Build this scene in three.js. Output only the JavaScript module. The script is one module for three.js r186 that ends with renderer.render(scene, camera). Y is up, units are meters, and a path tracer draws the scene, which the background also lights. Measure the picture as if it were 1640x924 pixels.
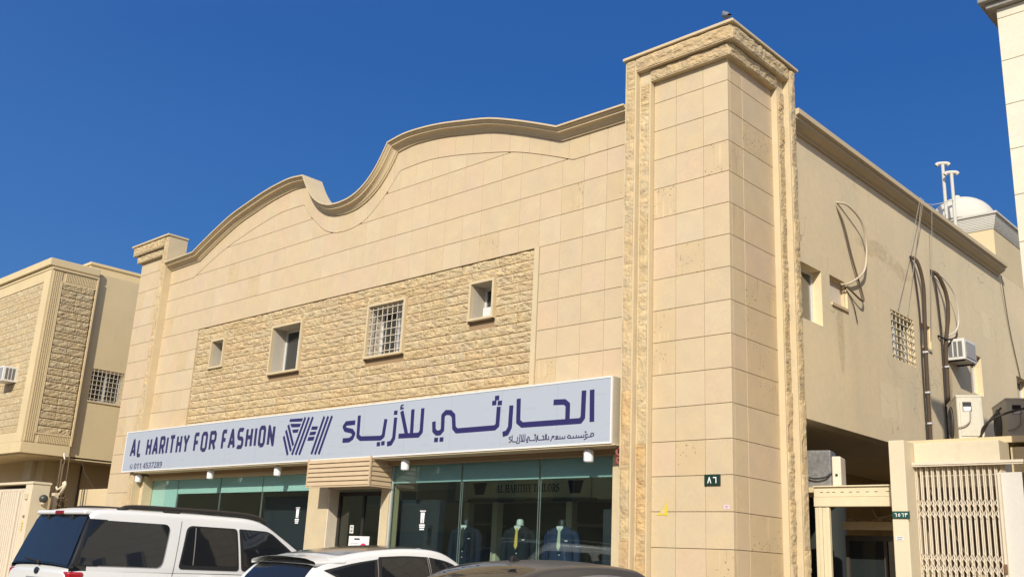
import * as THREE from 'three';
import { RoundedBoxGeometry } from 'three/addons/geometries/RoundedBoxGeometry.js';
import { ImprovedNoise } from 'three/addons/math/ImprovedNoise.js';
import { mergeGeometries, mergeVertices, toCreasedNormals } from 'three/addons/utils/BufferGeometryUtils.js';
import { TessellateModifier } from 'three/addons/modifiers/TessellateModifier.js';

// ---------------------------------------------------------------- camera, sky, sun, exposure
const GY = 0.1;                                              // street level
const scene = new THREE.Scene();
const camera = new THREE.PerspectiveCamera(2 * Math.atan(462 / 1573.8) * 180 / Math.PI, 16 / 9, 0.1, 3000);
camera.position.set(7.158, 1.5, 12.032);
{
  const yaw = 43.79 * Math.PI / 180, pit = 15.749 * Math.PI / 180, rol = 2.801 * Math.PI / 180;
  const F = new THREE.Vector3(-Math.sin(yaw) * Math.cos(pit), Math.sin(pit), -Math.cos(yaw) * Math.cos(pit));
  const Rt = new THREE.Vector3(Math.cos(yaw), 0, -Math.sin(yaw));
  const U = new THREE.Vector3().crossVectors(Rt, F);
  const up = Rt.clone().multiplyScalar(-Math.sin(rol)).addScaledVector(U, Math.cos(rol));
  camera.up.copy(up);
  camera.lookAt(camera.position.clone().add(F));
}
const sunDir = new THREE.Vector3(0.52, 0.67, 1.0).normalize();
{
  // clear desert sky: deep blue overhead and away from the sun, paler towards the horizon, brighter round the sun
  const W = 512, H = 256, d = new Float32Array(W * H * 4), v = new THREE.Vector3();
  const stops = [[-90, .34, .29, .22], [-2, .42, .40, .36], [0, .46, .52, .58], [4, .22, .36, .58], [10, .078, .220, .520], [17, .048, .172, .478], [28, .024, .120, .400], [40, .019, .098, .350], [60, .016, .075, .290], [90, .013, .060, .250]];
  for (let j = 0; j < H; j++) for (let i = 0; i < W; i++) {
    const el = ((j + .5) / H - .5) * Math.PI, az = ((i + .5) / W - .5) * 2 * Math.PI;
    v.set(Math.cos(el) * Math.cos(az), Math.sin(el), Math.cos(el) * Math.sin(az));
    const e = el * 180 / Math.PI; let k = 0; while (k < stops.length - 2 && e > stops[k + 1][0]) k++;
    const a = stops[k], b = stops[k + 1], t = Math.min(1, Math.max(0, (e - a[0]) / (b[0] - a[0])));
    const g = Math.acos(Math.min(1, v.dot(sunDir)));
    const glow = e < -2 ? 0 : 1.4 * Math.exp(-g / .14) + .88 * Math.pow((1 + Math.cos(g)) / 2, 4);
    const o = (j * W + i) * 4;
    d[o] = a[1] + (b[1] - a[1]) * t + glow; d[o + 1] = a[2] + (b[2] - a[2]) * t + glow * .94; d[o + 2] = a[3] + (b[3] - a[3]) * t + glow * .86; d[o + 3] = 1;
  }
  const tex = new THREE.DataTexture(d, W, H, THREE.RGBAFormat, THREE.FloatType);
  tex.mapping = THREE.EquirectangularReflectionMapping; tex.magFilter = tex.minFilter = THREE.LinearFilter; tex.needsUpdate = true;
  scene.background = tex; scene.environment = tex;
}
const sun = new THREE.DirectionalLight(new THREE.Color().setRGB(1, .935, .83), 4.6);
sun.position.copy(sunDir).multiplyScalar(80).add(new THREE.Vector3(-8, 3, -2)); sun.target.position.set(-8, 3, -2);
sun.castShadow = true; sun.shadow.mapSize.set(4096, 4096);
Object.assign(sun.shadow.camera, { left: -32, right: 32, top: 26, bottom: -26, near: 1, far: 170 });
scene.add(sun, sun.target);
const renderer = new THREE.WebGLRenderer({ antialias: true });
renderer.toneMapping = THREE.LinearToneMapping; renderer.toneMappingExposure = 1.0;
renderer.shadowMap.enabled = true;

// ---------------------------------------------------------------- helpers
let seed = 12345;
const rnd = () => { seed |= 0; seed = seed + 0x6D2B79F5 | 0; let t = Math.imul(seed ^ seed >>> 15, 1 | seed); t = t + Math.imul(t ^ t >>> 7, 61 | t) ^ t; return ((t ^ t >>> 14) >>> 0) / 4294967296; };
const rr = (a, b) => a + (b - a) * rnd();
const pick = a => a[Math.floor(rnd() * a.length)];
const P = new ImprovedNoise();
const fbm = (x, y, z, o = 4) => { let s = 0, a = 1, f = 1, n = 0; for (let i = 0; i < o; i++) { s += a * P.noise(x * f, y * f, z + i * 7.3); n += a; a *= .5; f *= 2.03; } return s / n; };
const V = (x, y, z) => new THREE.Vector3(x, y, z);
const names = new Map();
const numbered = n => { const c = names.get(n) || 0; names.set(n, c + 1); return c ? n + '_' + String(c).padStart(3, '0') : n; };
function tag(o, label, category, group, kind) { if (label) o.userData.label = label; if (category) o.userData.category = category; if (group) o.userData.group = group; if (kind) o.userData.kind = kind; return o; }
function thing(name, label, category, pos = [0, 0, 0], turn = 0, group) { const o = new THREE.Group(); o.name = numbered(name); o.position.set(...pos); o.rotation.y = turn; scene.add(o); return tag(o, label, category, group); }
function put(name, g, m, parent, pos, rot) {
  const o = new THREE.Mesh(Array.isArray(g) ? merge(g) : g, m); o.castShadow = o.receiveShadow = true;
  o.name = parent ? name : numbered(name); if (pos) o.position.set(...pos); if (rot) o.rotation.set(...rot);
  (parent || scene).add(o); return o;
}
function merge(list) { return mergeGeometries(list.map(g => { let q = g.index ? g.toNonIndexed() : g; for (const k of Object.keys(q.attributes)) if (!['position', 'normal', 'uv'].includes(k)) q.deleteAttribute(k); if (!q.attributes.uv) q.setAttribute('uv', new THREE.BufferAttribute(new Float32Array(q.attributes.position.count * 2), 2)); return q; })); }
function struct(name, g, m, pos) { const o = put(name, g, m, null, pos); o.userData.kind = 'structure'; return o; }
// box between two corners, uv in metres
function bx(x0, x1, y0, y1, z0, z1, off = true) {
  const g = new THREE.BoxGeometry(x1 - x0, y1 - y0, z1 - z0); g.translate((x0 + x1) / 2, (y0 + y1) / 2, (z0 + z1) / 2);
  return uvm(g, off ? rr(0, 7) : 0, off ? rr(0, 7) : 0);
}
function uvm(g, ou = 0, ov = 0) {                                // planar uv in metres by face direction
  const p = g.attributes.position, n = g.attributes.normal, uv = new Float32Array(p.count * 2);
  for (let i = 0; i < p.count; i++) {
    const ax = Math.abs(n.getX(i)), ay = Math.abs(n.getY(i)), az = Math.abs(n.getZ(i)), x = p.getX(i), y = p.getY(i), z = p.getZ(i);
    if (az >= ax && az >= ay) { uv[2 * i] = x + ou; uv[2 * i + 1] = y + ov; } else if (ax >= ay) { uv[2 * i] = z + ou; uv[2 * i + 1] = y + ov; } else { uv[2 * i] = x + ou; uv[2 * i + 1] = z + ov; }
  }
  g.setAttribute('uv', new THREE.BufferAttribute(uv, 2)); return g;
}
function rbx(x0, x1, y0, y1, z0, z1, r = .01, s = 2) { const g = new RoundedBoxGeometry(x1 - x0, y1 - y0, z1 - z0, s, Math.min(r, (x1 - x0) / 2.1, (y1 - y0) / 2.1, (z1 - z0) / 2.1)); g.translate((x0 + x1) / 2, (y0 + y1) / 2, (z0 + z1) / 2); return uvm(g, rr(0, 5), rr(0, 5)); }
const cyl = (r0, r1, h, x, y, z, n = 16) => { const g = new THREE.CylinderGeometry(r1, r0, h, n); g.translate(x, y + h / 2, z); return g; };
function tube(pts, r, n = 6, seg, tension = .5) { const c = new THREE.CatmullRomCurve3(pts.map(p => V(...p)), false, 'catmullrom', tension); return new THREE.TubeGeometry(c, seg || pts.length * 8, r, n); }
function bar(a, b, r, n = 6) { const A = V(...a), B = V(...b), L = A.distanceTo(B), g = new THREE.CylinderGeometry(r, r, L, n); g.translate(0, L / 2, 0); g.applyQuaternion(new THREE.Quaternion().setFromUnitVectors(V(0, 1, 0), B.clone().sub(A).normalize())); g.translate(...a); return g; }
function extr(shape, depth, opt = {}) { const g = new THREE.ExtrudeGeometry(shape, { depth, bevelEnabled: false, curveSegments: 12, ...opt }); return g; }
function rectShape(x0, x1, y0, y1) { const s = new THREE.Shape(); s.moveTo(x0, y0); s.lineTo(x1, y0); s.lineTo(x1, y1); s.lineTo(x0, y1); s.closePath(); return s; }
function roundShape(pts, r) {                                     // polygon with rounded corners
  const s = new THREE.Shape(), n = pts.length;
  for (let i = 0; i < n; i++) {
    const p = pts[i], a = pts[(i + n - 1) % n], b = pts[(i + 1) % n], ri = p[2] ?? r;
    const la = Math.hypot(a[0] - p[0], a[1] - p[1]), lb = Math.hypot(b[0] - p[0], b[1] - p[1]), k = Math.min(ri, la * .45, lb * .45);
    const q0 = [p[0] + (a[0] - p[0]) / la * k, p[1] + (a[1] - p[1]) / la * k], q1 = [p[0] + (b[0] - p[0]) / lb * k, p[1] + (b[1] - p[1]) / lb * k];
    if (i) s.lineTo(...q0); else s.moveTo(...q0);
    s.quadraticCurveTo(p[0], p[1], ...q1);
  }
  s.closePath(); return s;
}

// ---------------------------------------------------------------- procedural textures
function dataTex(n, fn, srgb, size) {
  const d = new Uint8Array(n * n * 4);
  for (let j = 0; j < n; j++) for (let i = 0; i < n; i++) { const c = fn(i / n, j / n); const o = (j * n + i) * 4; d[o] = Math.max(0, Math.min(255, c[0] * 255)); d[o + 1] = Math.max(0, Math.min(255, c[1] * 255)); d[o + 2] = Math.max(0, Math.min(255, c[2] * 255)); d[o + 3] = 255; }
  const t = new THREE.DataTexture(d, n, n); t.wrapS = t.wrapT = THREE.RepeatWrapping; t.magFilter = THREE.LinearFilter; t.minFilter = THREE.LinearMipmapLinearFilter; t.generateMipmaps = true; if (srgb) t.colorSpace = THREE.SRGBColorSpace;
  t.repeat.set(1 / size, 1 / size); t.needsUpdate = true; return t;
}
// noise that wraps over the unit square
const wn = (u, v, f, s, o = 4) => { const a = fbm(u * f, v * f, s, o), b = fbm((u - 1) * f, v * f, s, o), c = fbm(u * f, (v - 1) * f, s, o), e = fbm((u - 1) * f, (v - 1) * f, s, o); const k = u * u * (3 - 2 * u), l = v * v * (3 - 2 * v); return (a * (1 - k) + b * k) * (1 - l) + (c * (1 - k) + e * k) * l; };
const T = {};
T.lime = dataTex(512, (u, v) => { const a = wn(u, v, 7, 1, 5), b = wn(u, v, 40, 3, 3), s = wn(u, v, 3, 9, 3); let m = .955 + .055 * a + .035 * b;  return [m + .02 * s, m - .005 * s, m - .05 * s - .03 * a]; }, true, 2.1);
T.limeS = dataTex(512, (u, v) => { const a = wn(u, v, 7, 61, 4), b = wn(u, v, 60, 63, 2), pt = wn(u, v, 5, 65, 3), dr = wn(u, v * .06, 34, 67, 2); let m = .95 + .05 * a + .03 * b; if (b > .26 && pt > .02) m -= .30; if (dr > .30 && pt < .0) m += .05; if (dr < -.32) m -= .07; return [m, m - .01, m - .03 - .03 * a]; }, true, 1.9);
T.limeB = dataTex(256, (u, v) => { const m = .5 + .35 * wn(u, v, 30, 5, 4) + .25 * wn(u, v, 6, 8, 2); return [m, m, m]; }, false, 1.3);
T.rock = dataTex(512, (u, v) => { const a = wn(u, v, 10, 11, 5), b = wn(u, v, 60, 13, 3), s = wn(u, v, 4, 15, 3); const m = .86 + .22 * a + .14 * b; return [m + .03 * s, m - .02 * s, m - .10 * s - .05 * a]; }, true, 1.7);
T.rockB = dataTex(256, (u, v) => { const r = 1 - Math.abs(wn(u, v, 14, 17, 5)) * 2.2; const m = .5 * r + .5 * (.5 + .6 * wn(u, v, 45, 19, 4)); return [m, m, m]; }, false, .9);
// painted plaster with runs of dirt below ledges and worn patches
T.plaster = dataTex(512, (u, v) => { const a = wn(u, v, 5, 23, 5), b = wn(u, v, 90, 25, 2); const run = wn(u * 1, v * .12 + .3, 40, 27, 3), pat = wn(u, v, 3.2, 29, 4); let m = .93 + .06 * a + .025 * b; const st = Math.max(0, run - .12) * Math.max(0, pat + .25); m -= .30 * st; return [m, m - .02 * st - .01 * a, m - .05 * st - .02 * a]; }, true, 5.3);
T.plasterB = dataTex(256, (u, v) => { const m = .5 + .5 * wn(u, v, 40, 31, 4); return [m, m, m]; }, false, .8);
function wallTex(z0, z1, y0, y1, stains) { // plaster with the stains the photograph shows, each with its own ragged outline
  const W = 1024, H = 512, d = new Uint8Array(W * H * 4);
  for (let j = 0; j < H; j++) for (let i = 0; i < W; i++) {
    const z = z0 + (z1 - z0) * (i + .5) / W, y = y0 + (y1 - y0) * (j + .5) / H; const a = fbm(z * .9, y * .9, 51, 5), b = fbm(z * 9, y * 9, 53, 3), run = fbm(z * 2.6, y * .3, 57, 4); let m = .95 + .06 * a + .03 * b - .05 * Math.max(0, run), dk = 0;
    const ck = fbm(z * .55 + 3, y * .7, 71, 4); if (Math.abs(ck) < .0035 && fbm(z * .5, y * .5, 73, 2) > .05) m -= .13; if (z > -6.0 && z < -5.1 && y > 4.35 && y < 5.0 + .06 * fbm(z * 5, 1, 2, 2)) m += .03; if (z > -11.4 && z < -10.9 && y > 7.0 && y < 7.6) m += .03;
    for (const [sz, sy, rz, ry, k, streak] of stains) { const q = ((z - sz) / rz) ** 2 + ((y - sy) / ry) ** 2; if (q < 2.2) { const n = streak ? fbm(z * 11, y * .7, sz, 4) : fbm(z * 3.2, y * 3.2, sz, 5); const e = 1 - q / 1.6 + n * 1.6; if (e > 0) dk = Math.max(dk, Math.min(1, e * 2.2) * k * (.65 + .7 * fbm(z * 14, y * 14, 3, 3))); } }
    m -= dk; const o = (j * W + i) * 4; d[o] = 255 * Math.max(0, Math.min(1, m)); d[o + 1] = 255 * Math.max(0, Math.min(1, m - .02 * a - dk * .1)); d[o + 2] = 255 * Math.max(0, Math.min(1, m - .04 * a - dk * .25)); d[o + 3] = 255;
  }
  const t = new THREE.DataTexture(d, W, H); t.wrapS = t.wrapT = THREE.RepeatWrapping; t.magFilter = THREE.LinearFilter; t.minFilter = THREE.LinearMipmapLinearFilter; t.generateMipmaps = true; t.colorSpace = THREE.SRGBColorSpace; t.repeat.set(1 / (z1 - z0), 1 / (y1 - y0)); t.offset.set(-z0 / (z1 - z0), -y0 / (y1 - y0)); t.needsUpdate = true; return t;
}
T.side = wallTex(-19, -1.8, 3.9, 9, [[-5.3, 7.5, .7, .16, .10, 0], [-6.2, 7.35, .5, .14, .09, 0], [-3.6, 5.5, .12, .45, .10, 1], [-7.35, 5.0, .14, 1.0, .16, 1], [-8.45, 5.2, .2, 1.1, .26, 1], [-9.2, 4.6, .3, .6, .14, 1]]);
T.paint = dataTex(256, (u, v) => { const a = wn(u, v, 6, 33, 4), b = wn(u, v, 34, 35, 3); let m = .95 + .06 * a + .03 * b; if (b > .42) m -= .14; return [m, m - .012, m - .03]; }, true, 1.1);
T.dirt = dataTex(512, (u, v) => { const a = wn(u, v, 9, 37, 5), b = wn(u, v, 70, 39, 2); const m = .82 + .2 * a + .16 * b; return [m, m - .02 * a, m - .05 * a]; }, true, 3.7);
T.dirtB = dataTex(256, (u, v) => { const m = .5 + .5 * wn(u, v, 50, 41, 3); return [m, m, m]; }, false, .6);
T.dust = dataTex(256, (u, v) => { const a = wn(u, v, 7, 43, 5), b = wn(u, v, 40, 45, 3); const m = .5 + .35 * a + .2 * b; return [m, m, m]; }, false, 1.2);

const M = {};
const std = (c, o = {}) => new THREE.MeshStandardMaterial({ color: new THREE.Color().setRGB(...c), roughness: .8, ...o });
const phy = (c, o = {}) => new THREE.MeshPhysicalMaterial({ color: new THREE.Color().setRGB(...c), roughness: .5, ...o });
M.tiles = [[0.631, 0.493, 0.302], [0.639, 0.501, 0.310], [0.623, 0.485, 0.294], [0.638, 0.487, 0.304], [0.626, 0.489, 0.294], [0.644, 0.510, 0.319], [0.640, 0.485, 0.307], [0.619, 0.485, 0.298]].map(c => std(c, { map: T.lime, bumpMap: T.limeB, bumpScale: .0015, roughness: .62 }));
M.tilesWorn = [M.tiles[0], M.tiles[2], M.tiles[4]].map(m => { const q = m.clone(); q.map = T.limeS; return q; });
M.trim = std([.645, .52, .318], { map: T.lime, roughness: .7 });
M.joint = std([.30, .205, .11], { roughness: .95 });
M.rocks = [[.735, .565, .318], [.75, .58, .33], [.70, .53, .285], [.745, .57, .315], [.725, .56, .325], [.74, .55, .305]].map(c => std(c, { map: T.rock, bumpMap: T.rockB, bumpScale: .008, roughness: .92 }));
M.rocksWarm = [[.70, .475, .225], [.72, .50, .25], [.68, .47, .24], [.73, .54, .30]].map(c => std(c, { map: T.rock, bumpMap: T.rockB, bumpScale: .008, roughness: .92 }));
M.rocksN = [[.73, .575, .33], [.75, .595, .345], [.71, .555, .31]].map(c => std(c, { map: T.rock, bumpMap: T.rockB, bumpScale: .018, roughness: .92 }));
M.cornice = std([.63, .505, .308], { map: T.lime, roughness: .8 });
M.wall = std([.74, .595, .35], { map: T.plaster, bumpMap: T.plasterB, bumpScale: .003, roughness: .92 });
M.wallN = std([.74, .59, .335], { map: T.plaster, bumpMap: T.plasterB, bumpScale: .003, roughness: .92 });
M.wallPale = std([.76, .655, .455], { map: T.plaster, bumpMap: T.plasterB, bumpScale: .003, roughness: .92 });
M.cream = std([.70, .59, .40], { map: T.paint, roughness: .55 });
M.creamGate = std([.74, .66, .45], { map: T.paint, roughness: .55 });
M.gateWhite = std([.76, .68, .54], { map: T.paint, roughness: .5 });
M.white = std([.78, .77, .73], { map: T.paint, roughness: .45 });
M.alu = std([.72, .71, .68], { metalness: .3, roughness: .4 });
M.darkMetal = std([.045, .04, .035], { metalness: .4, roughness: .5 });
M.pane = phy([.022, .028, .028], { roughness: .06, clearcoat: 1, clearcoatRoughness: .02 });
M.glass = phy([.83, .905, .88], { roughness: 0, transmission: 1, thickness: 0, ior: 1.5, specularIntensity: 1 });
M.reveal = std([.60, .535, .42], { map: T.plaster, roughness: .9 });
M.unit = std([.62, .60, .50], { map: T.paint, roughness: .45 });
M.mull = std([.42, .42, .40], { metalness: .3, roughness: .4 });
M.filmDark = phy([.36, .49, .49], { roughness: .7 });
M.slat = std([.63, .49, .31], { map: T.paint, roughness: .55 });
M.film = phy([.58, .76, .72], { roughness: .75 });
M.roof = std([.5, .45, .36], { map: T.dirt, roughness: .95 });
M.ground = std([.42, .335, .225], { map: T.dirt, bumpMap: T.dirtB, bumpScale: .01, roughness: .97 });
M.asphalt = std([.095, .088, .078], { map: T.dirt, bumpMap: T.dirtB, bumpScale: .006, roughness: .93 });
M.paving = std([.50, .42, .31], { map: T.dirt, bumpMap: T.dirtB, bumpScale: .004, roughness: .93 });
M.kerb = std([.42, .40, .36], { map: T.dirt, roughness: .9 });
M.black = std([.012, .012, .012], { roughness: .6 });
M.rubber = std([.02, .02, .02], { roughness: .85 });

// ---------------------------------------------------------------- ground, street, pavement
struct('ground', bx(-400, 400, -.6, GY - .06, -400, 400, false), M.ground);
struct('road', bx(-120, 120, GY - .04, GY, 7.6, 19, false), M.asphalt);
struct('pavement', bx(-120, 120, GY - .04, GY + .006, -.32, 7.45, false), M.paving);
struct('kerb', bx(-120, 120, GY - .05, GY + .1, 18.9, 19.05, false), M.kerb);
struct('far_pavement', bx(-120, 120, GY - .04, GY + .1, 19.06, 21.9, false), M.paving);

// ---------------------------------------------------------------- rock-faced stone
function rockGeo(w, h, amp, s, nx, ny, base = .012) {             // lower-left corner at the origin, face towards +z
  const pos = [], idx = [], at = (i, j) => i * (ny + 1) + j;
  for (let i = 0; i <= nx; i++) for (let j = 0; j <= ny; j++) {
    const u = i / nx, v = j / ny, e = Math.min(u * w, (1 - u) * w, v * h, (1 - v) * h), k = Math.min(1, e / .018);
    const x = u * w, y = v * h;
    const l1 = h * (.56 + .62 * fbm(x * 4.3 + s * 3.1, s * 1.3, s * 1.7, 2)), l2 = h * (.26 + .5 * fbm(x * 6.1 + s * 5.7, s * 2.3, 4.4, 2)), sg = q => 1 / (1 + Math.exp(-q / .004));
    const patch = sg((fbm(x * 3.1 + s * 7.7, s * 3.3, 8.8, 2) + .05) * .06), n = .40 + .42 * sg(y - l1) * patch + .20 * sg(y - l2) + .42 * fbm(x * 8 + s, y * 13, s * 2.3, 3) + .34 * fbm(x * 26 + s, y * 30, s, 2);
    pos.push(x + (e > .001 ? .010 * fbm(x * 20, y * 20, s + 9, 2) : 0), y + (e > .001 ? .012 * fbm(x * 17, y * 17, s + 19, 2) : 0), base + amp * Math.max(0, n) * (.75 + .25 * k));
  }
  const F = (nx + 1) * (ny + 1);
  for (let i = 0; i < nx; i++) for (let j = 0; j < ny; j++) { const a = at(i, j), b = at(i + 1, j), c = at(i + 1, j + 1), d = at(i, j + 1); if ((i + j) % 2) idx.push(a, b, c, a, c, d); else idx.push(a, b, d, b, c, d); }
  const edge = []; for (let i = 0; i < nx; i++) edge.push(at(i, 0)); for (let j = 0; j < ny; j++) edge.push(at(nx, j)); for (let i = nx; i > 0; i--) edge.push(at(i, ny)); for (let j = ny; j > 0; j--) edge.push(at(0, j));
  edge.forEach(q => pos.push(pos[q * 3], pos[q * 3 + 1], -.02));
  for (let i = 0; i < edge.length; i++) { const a = edge[i], b = edge[(i + 1) % edge.length], c = F + i, d = F + (i + 1) % edge.length; idx.push(a, c, b, b, c, d); }
  let g = new THREE.BufferGeometry(); g.setAttribute('position', new THREE.Float32BufferAttribute(pos, 3)); g.setIndex(idx);
  g = g.toNonIndexed(); g.computeVertexNormals();
  const p = g.attributes.position, uv = new Float32Array(p.count * 2); for (let i = 0; i < p.count; i++) { uv[2 * i] = p.getX(i) + s * .37; uv[2 * i + 1] = p.getY(i) + s * .61; }
  g.setAttribute('uv', new THREE.BufferAttribute(uv, 2)); return g;
}
const rockCache = new Map();
function rock(w, h, amp, variants = 6, nx, ny) { const k = [w.toFixed(2), h.toFixed(3), amp, Math.floor(rnd() * variants)].join(); if (!rockCache.has(k)) rockCache.set(k, rockGeo(w, h, amp, rockCache.size + 1, nx || Math.max(5, Math.min(26, Math.round(w / .032))), ny || Math.max(6, Math.min(26, Math.round(h / .022))))); return rockCache.get(k); }
// a run of rough pieces from a to b along a direction: horizontal (dir 'x') or vertical (dir 'y') strip, face at depth f, turned about y
function rockStrip(parent, frame, L, wdt, vertical, amp, mats, lens = [.6, .75, .9]) {
  let t = 0; const fr = new THREE.Matrix4().copy(frame);
  while (t < L - .02) {
    let l = pick(lens); if (L - t - l < .3) l = L - t;
    const base = pick(lens), g = vertical ? rock(wdt, base, amp) : rock(base, wdt, amp), m = new THREE.Mesh(g, pick(mats)); m.name = 'rough_block'; m.castShadow = m.receiveShadow = true;
    const mm = new THREE.Matrix4().makeTranslation(vertical ? 0 : t + .003, vertical ? t + .003 : 0, 0); const s = (l - .006) / base;
    mm.multiply(new THREE.Matrix4().makeScale(vertical ? 1 : s, vertical ? s : 1, 1)); m.applyMatrix4(fr.clone().multiply(mm)); parent.add(m); t += l;
  }
}
const frameAt = (x, y, z, ry = 0) => new THREE.Matrix4().makeTranslation(x, y, z).multiply(new THREE.Matrix4().makeRotationY(ry));

// ---------------------------------------------------------------- the shop building
const B = thing('shop_building', 'two storey limestone clad shop building with wavy curved parapet', 'building');
const XL = -18.92, XC = -9.46, JH = .0075, JV = .0065;
const R0 = 1.85, RH = .5;
const topPts = [[0, 8.90], [.35, 8.93], [.7, 9.05], [1.0, 9.25], [1.25, 9.52], [1.5, 9.90], null, [2.0, 9.955], [2.5, 9.935], [3.1, 9.865], [3.8, 9.73], [4.5, 9.575], [5.2, 9.33], [5.75, 9.11], [6.2, 8.92], null, [7.66, 8.90]];
const grvPts = [[0, 8.30], [.35, 8.33], [.75, 8.46], [1.15, 8.74], [1.4, 8.96], [1.7, 9.28], null, [2.2, 9.295], [2.7, 9.28], [3.4, 9.18], [4.1, 9.04], [4.8, 8.88], [5.3, 8.73], [5.9, 8.51], [6.4, 8.31], null, [7.66, 8.30]];
function halfCurve(pts, per) {                                    // smooth inside a run, sharp at its ends
  const runs = [[]]; for (const p of pts) { if (p) runs[runs.length - 1].push(p); else runs.push([runs[runs.length - 1].at(-1)]); }
  const out = []; for (const r of runs) { const c = new THREE.CatmullRomCurve3(r.map(p => V(p[0], p[1], 0))); const n = r.length < 3 ? 1 : per * (r.length - 1); for (let i = out.length ? 1 : 0; i <= n; i++) { const q = c.getPoint(i / n); out.push([q.x, q.y]); } } return out;
}
const mirror = h => [...h.slice(1).reverse().map(p => [XC - p[0], p[1]]), ...h.map(p => [XC + p[0], p[1]])];
const topC = mirror(halfCurve(topPts, 3)), grvC = mirror(halfCurve(grvPts, 4));
const lin = (C, x) => { for (let i = 0; i < C.length - 1; i++) if (x <= C[i + 1][0]) { const t = (x - C[i][0]) / (C[i + 1][0] - C[i][0]); return C[i][1] + (C[i + 1][1] - C[i][1]) * t; } return C.at(-1)[1]; };
const wins = [[-14.45, -13.93, 5.80, 6.43], [-11.82, -10.74, 5.40, 6.43], [-8.37, -7.29, 5.40, 6.43], [-5.40, -4.86, 5.78, 6.43]];
const FX0 = -17.12, FX1 = -1.80;
{ // backing wall with the curved top
  const s = new THREE.Shape(); s.moveTo(FX0, 3.22); s.lineTo(FX1, 3.22); [...topC].reverse().forEach(p => s.lineTo(Math.min(FX1, Math.max(FX0, p[0])), p[1] - .1)); s.closePath();
  for (const [a, b, c, d] of wins) { const h = new THREE.Path(); h.moveTo(a - .03, c - .03); h.lineTo(a - .03, d + .03); h.lineTo(b + .03, d + .03); h.lineTo(b + .03, c - .03); h.closePath(); s.holes.push(h); }
  const g = extr(s, .22); g.translate(0, 0, -.30);
  B.userData.fw = null; delete B.userData.fw;
  var frontWall = put('front_wall', uvm(g), M.joint, B);
}
const PX0 = -15.25, PX1 = -3.87, PY1 = 6.85;
function tilePoly(pts, parent, z0 = -.075, z1 = 0) {              // a tile cut to an outline
  const s = new THREE.Shape(); pts.forEach((p, i) => i ? s.lineTo(...p) : s.moveTo(...p)); s.closePath();
  const g = extr(s, z1 - z0 - .003, { bevelEnabled: true, bevelThickness: .003, bevelSize: .003, bevelOffset: -.003, bevelSegments: 1 }); g.translate(0, 0, z0); put('tile', uvm(g, rr(0, 7), rr(0, 7)), pick(M.tiles), parent);
}
function tile(parent, x0, x1, y0, y1, z0, z1, face = 'z') { // plain tile, thin chamfer round its face
  const w = face === 'z' ? x1 - x0 : z1 - z0, h = y1 - y0, dp = face === 'z' ? z1 - z0 : x1 - x0;
  const g = extr(rectShape(0, w, 0, h), dp - .003, { bevelEnabled: true, bevelThickness: .003, bevelSize: .003, bevelOffset: -.003, bevelSegments: 1 }); 
  uvm(g, rr(0, 7), rr(0, 7));
  if (face === 'z') g.translate(x0, y0, z0); else { g.rotateY(Math.PI / 2); g.translate(x0, y0, z1); }
  return put('tile', g, rnd() < (face === 'x' ? .45 : .10) ? pick(M.tilesWorn) : pick(M.tiles), parent);
}
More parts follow.
